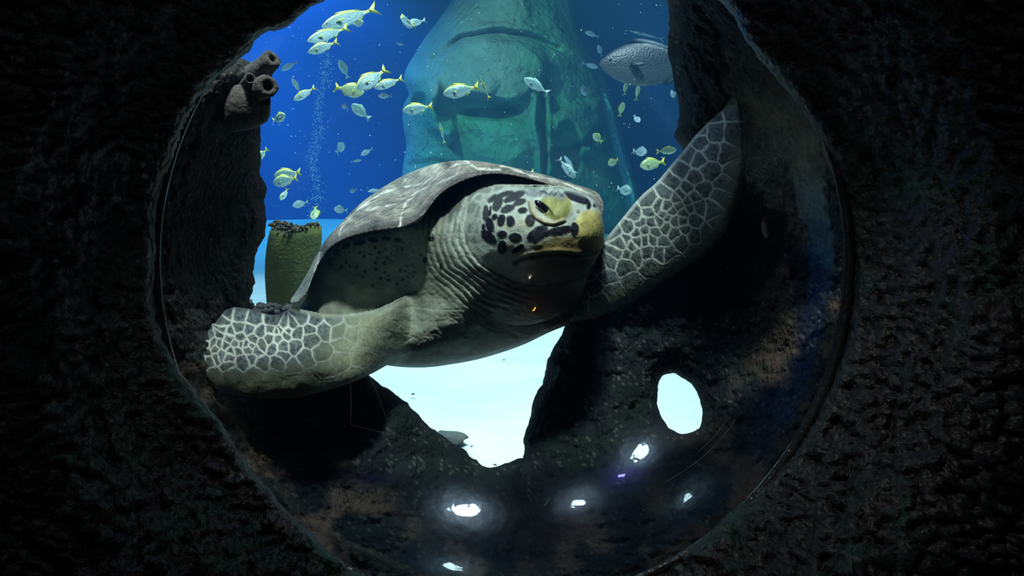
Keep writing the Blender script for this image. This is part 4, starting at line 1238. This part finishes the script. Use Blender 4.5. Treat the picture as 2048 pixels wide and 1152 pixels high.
for (hx, hy, tx, ty, hp, dep, yaw, kind, lab) in FISH:
    Lpx = math.hypot(tx - hx, ty - hy)
    yw = math.radians(yaw)
    hp = hp * 0.82
    L = Lpx * dep / F / max(math.cos(yw), 0.3)
    hgt = hp * dep / F
    root = empty('fish', at((hx + tx) / 2, (hy + ty) / 2, dep), lab, 'fish', None)
    # frame: local +X from head to tail
    dx = (tx - hx) / Lpx; dy = (ty - hy) / Lpx
    inplane = Vector(AX) * dx - Vector(AU) * dy
    ex = (inplane * math.cos(yw) + Vector(AF) * math.sin(yw) * (1 if Lpx else 1)).normalized()
    upv = Vector(AX) * (dy * (1 if dx > 0 else -1)) + Vector(AU) * (abs(dx))
    if abs(dx) < 0.25: upv = Vector(AX) * (1 if dy < 0 else -1) * -1 if False else (Vector(AX) * dy + Vector(AU) * dx) * (1 if dx > 0 else -1)
    ez = (upv - ex * upv.dot(ex)).normalized()
    ey = ez.cross(ex)
    root.matrix_basis = Matrix((( ex.x, ey.x, ez.x, root.location.x), (ex.y, ey.y, ez.y, root.location.y), (ex.z, ey.z, ez.z, root.location.z), (0, 0, 0, 1)))
    big = kind == 'grey'
    for (nm, me, pl_) in fish_meshes(L, hgt, kind):
        o = bpy.data.objects.new(nm, me); COL.objects.link(o); o.parent = root
        if pl_:
            o.location = pl_[:3]
            if pl_[3]: o.rotation_euler = (math.radians(30 * pl_[3]), 0, math.radians(25 * pl_[3]))

# the big grey fish behind the right column
root = empty('large_grey_fish', at(1300, 128, 3.6), 'big dark grey fish at upper right, tail hidden by the rock column', 'fish')
bx = Vector(AX) * 0.995 + Vector(AF) * 0.1
bx.normalize(); bz = (Vector(AU) - bx * Vector(AU).dot(bx)).normalized(); by = bz.cross(bx)
root.matrix_basis = Matrix(((bx.x, by.x, bz.x, root.location.x), (bx.y, by.y, bz.y, root.location.y), (bx.z, by.z, bz.z, root.location.z), (0, 0, 0, 1)))
for (nm, me, pl_) in fish_meshes(205 * 3.6 / F, 84 * 3.6 / F, 'grey'):
    o = bpy.data.objects.new(nm, me); COL.objects.link(o); o.parent = root
    if pl_:
        o.location = pl_[:3]
        if pl_[3]: o.rotation_euler = (math.radians(30 * pl_[3]), 0, math.radians(25 * pl_[3]))

# ------------------------------------------------------------------ bubbles, specks, debris
rg = random.Random(9)


def cloud(name, pts, m, label, cat):
    V = []; Q = []
    for (c, r) in pts:
        b = len(V)
        V += [(c[0] + r, c[1], c[2]), (c[0], c[1] + r, c[2]), (c[0] - r, c[1], c[2]), (c[0], c[1] - r, c[2]), (c[0], c[1], c[2] + r), (c[0], c[1], c[2] - r)]
        for k in range(4):
            k2 = (k + 1) % 4
            Q.append((b + k, b + k2, b + 4)); Q.append((b + k2, b + k, b + 5))
    o = link_mesh(name, make_mesh(name, V, Q, m)); tag(o, label, cat, kind='stuff')


pts = []
for k in range(900):
    t = rg.uniform(0, 1) ** 1.0
    y_ = 105 + 330 * t
    x_ = 652 - 22 * smooth(0, 0.6, np.array(t)) + 5 * math.sin(t * 17) + rg.gauss(0, 5 + 3 * abs(math.sin(t * 9)))
    d_ = 6.5 + rg.uniform(-0.05, 0.05)
    pts.append((tuple(at(float(x_), y_, d_)), rg.uniform(0.002, 0.0065)))
cloud('bubble_column', pts, M['bubble'], 'rising column of tiny air bubbles at left in the blue water', 'bubbles')
pts = []
for k in range(420):
    x_ = rg.uniform(520, 1340); y_ = rg.uniform(5, 420); d_ = rg.uniform(1.6, 3.5)
    pts.append((tuple(at(x_, y_, d_)), rg.uniform(0.5, 1.25) ** 2 * 0.9 * d_ / F))
cloud('drifting_particles', pts, M['speck'], 'scattered white specks drifting in the water', 'particles')


def stone(name, px_, py_, rx, ry, label, seed, group=None):
    """a flattened stone lying on the sand at the pixel"""
    dirv = np.array(P3(px_, py_, 1.0)) - CAM
    t = CAM[2] / -dirv[2]
    c = CAM + dirv * (t * 1.0)
    V = []; Q = []; rws, cl = 8, 14
    for i in range(rws + 1):
        th = math.pi * i / rws
        for k in range(cl):
            a = 2 * math.pi * k / cl
            v = np.array([math.sin(th) * math.cos(a), math.sin(th) * math.sin(a), math.cos(th)])
            r = 1 + 0.3 * float(vnoise(v * 1.7 + seed, seed))
            V.append((c[0] + v[0] * r * rx, c[1] + v[1] * r * ry, c[2] - 0.04 + v[2] * r * min(rx, ry) * 0.35 + 0.02))
    for i in range(rws):
        for k in range(cl): Q.append((i * cl + k, (i + 1) * cl + k, (i + 1) * cl + (k + 1) % cl, i * cl + (k + 1) % cl))
    o = link_mesh(name, make_mesh(name, V, Q, M['pebble'])); tag(o, label, 'stone', group)


stone('sand_lump', 898, 864, 0.055, 0.05, 'flat grey lump on the white sand beside the left rock slope', 3)  # flattened dark shape lying on the sand
for i, (a, b, r, lb) in enumerate([(826, 778, 0.007, 'tiny dark pebble on the sand left under the belly'), (1008, 711, 0.006, 'tiny dark pebble on the sand right under the belly'), (990, 917, 0.006, 'tiny dark pebble on sand near the lowest point of the opening'),
                                   (943, 881, 0.004, 'tiny dark speck of gravel right of the flat grey lump')]):
    stone('pebble', a, b, r, r, lb, 10 + i)
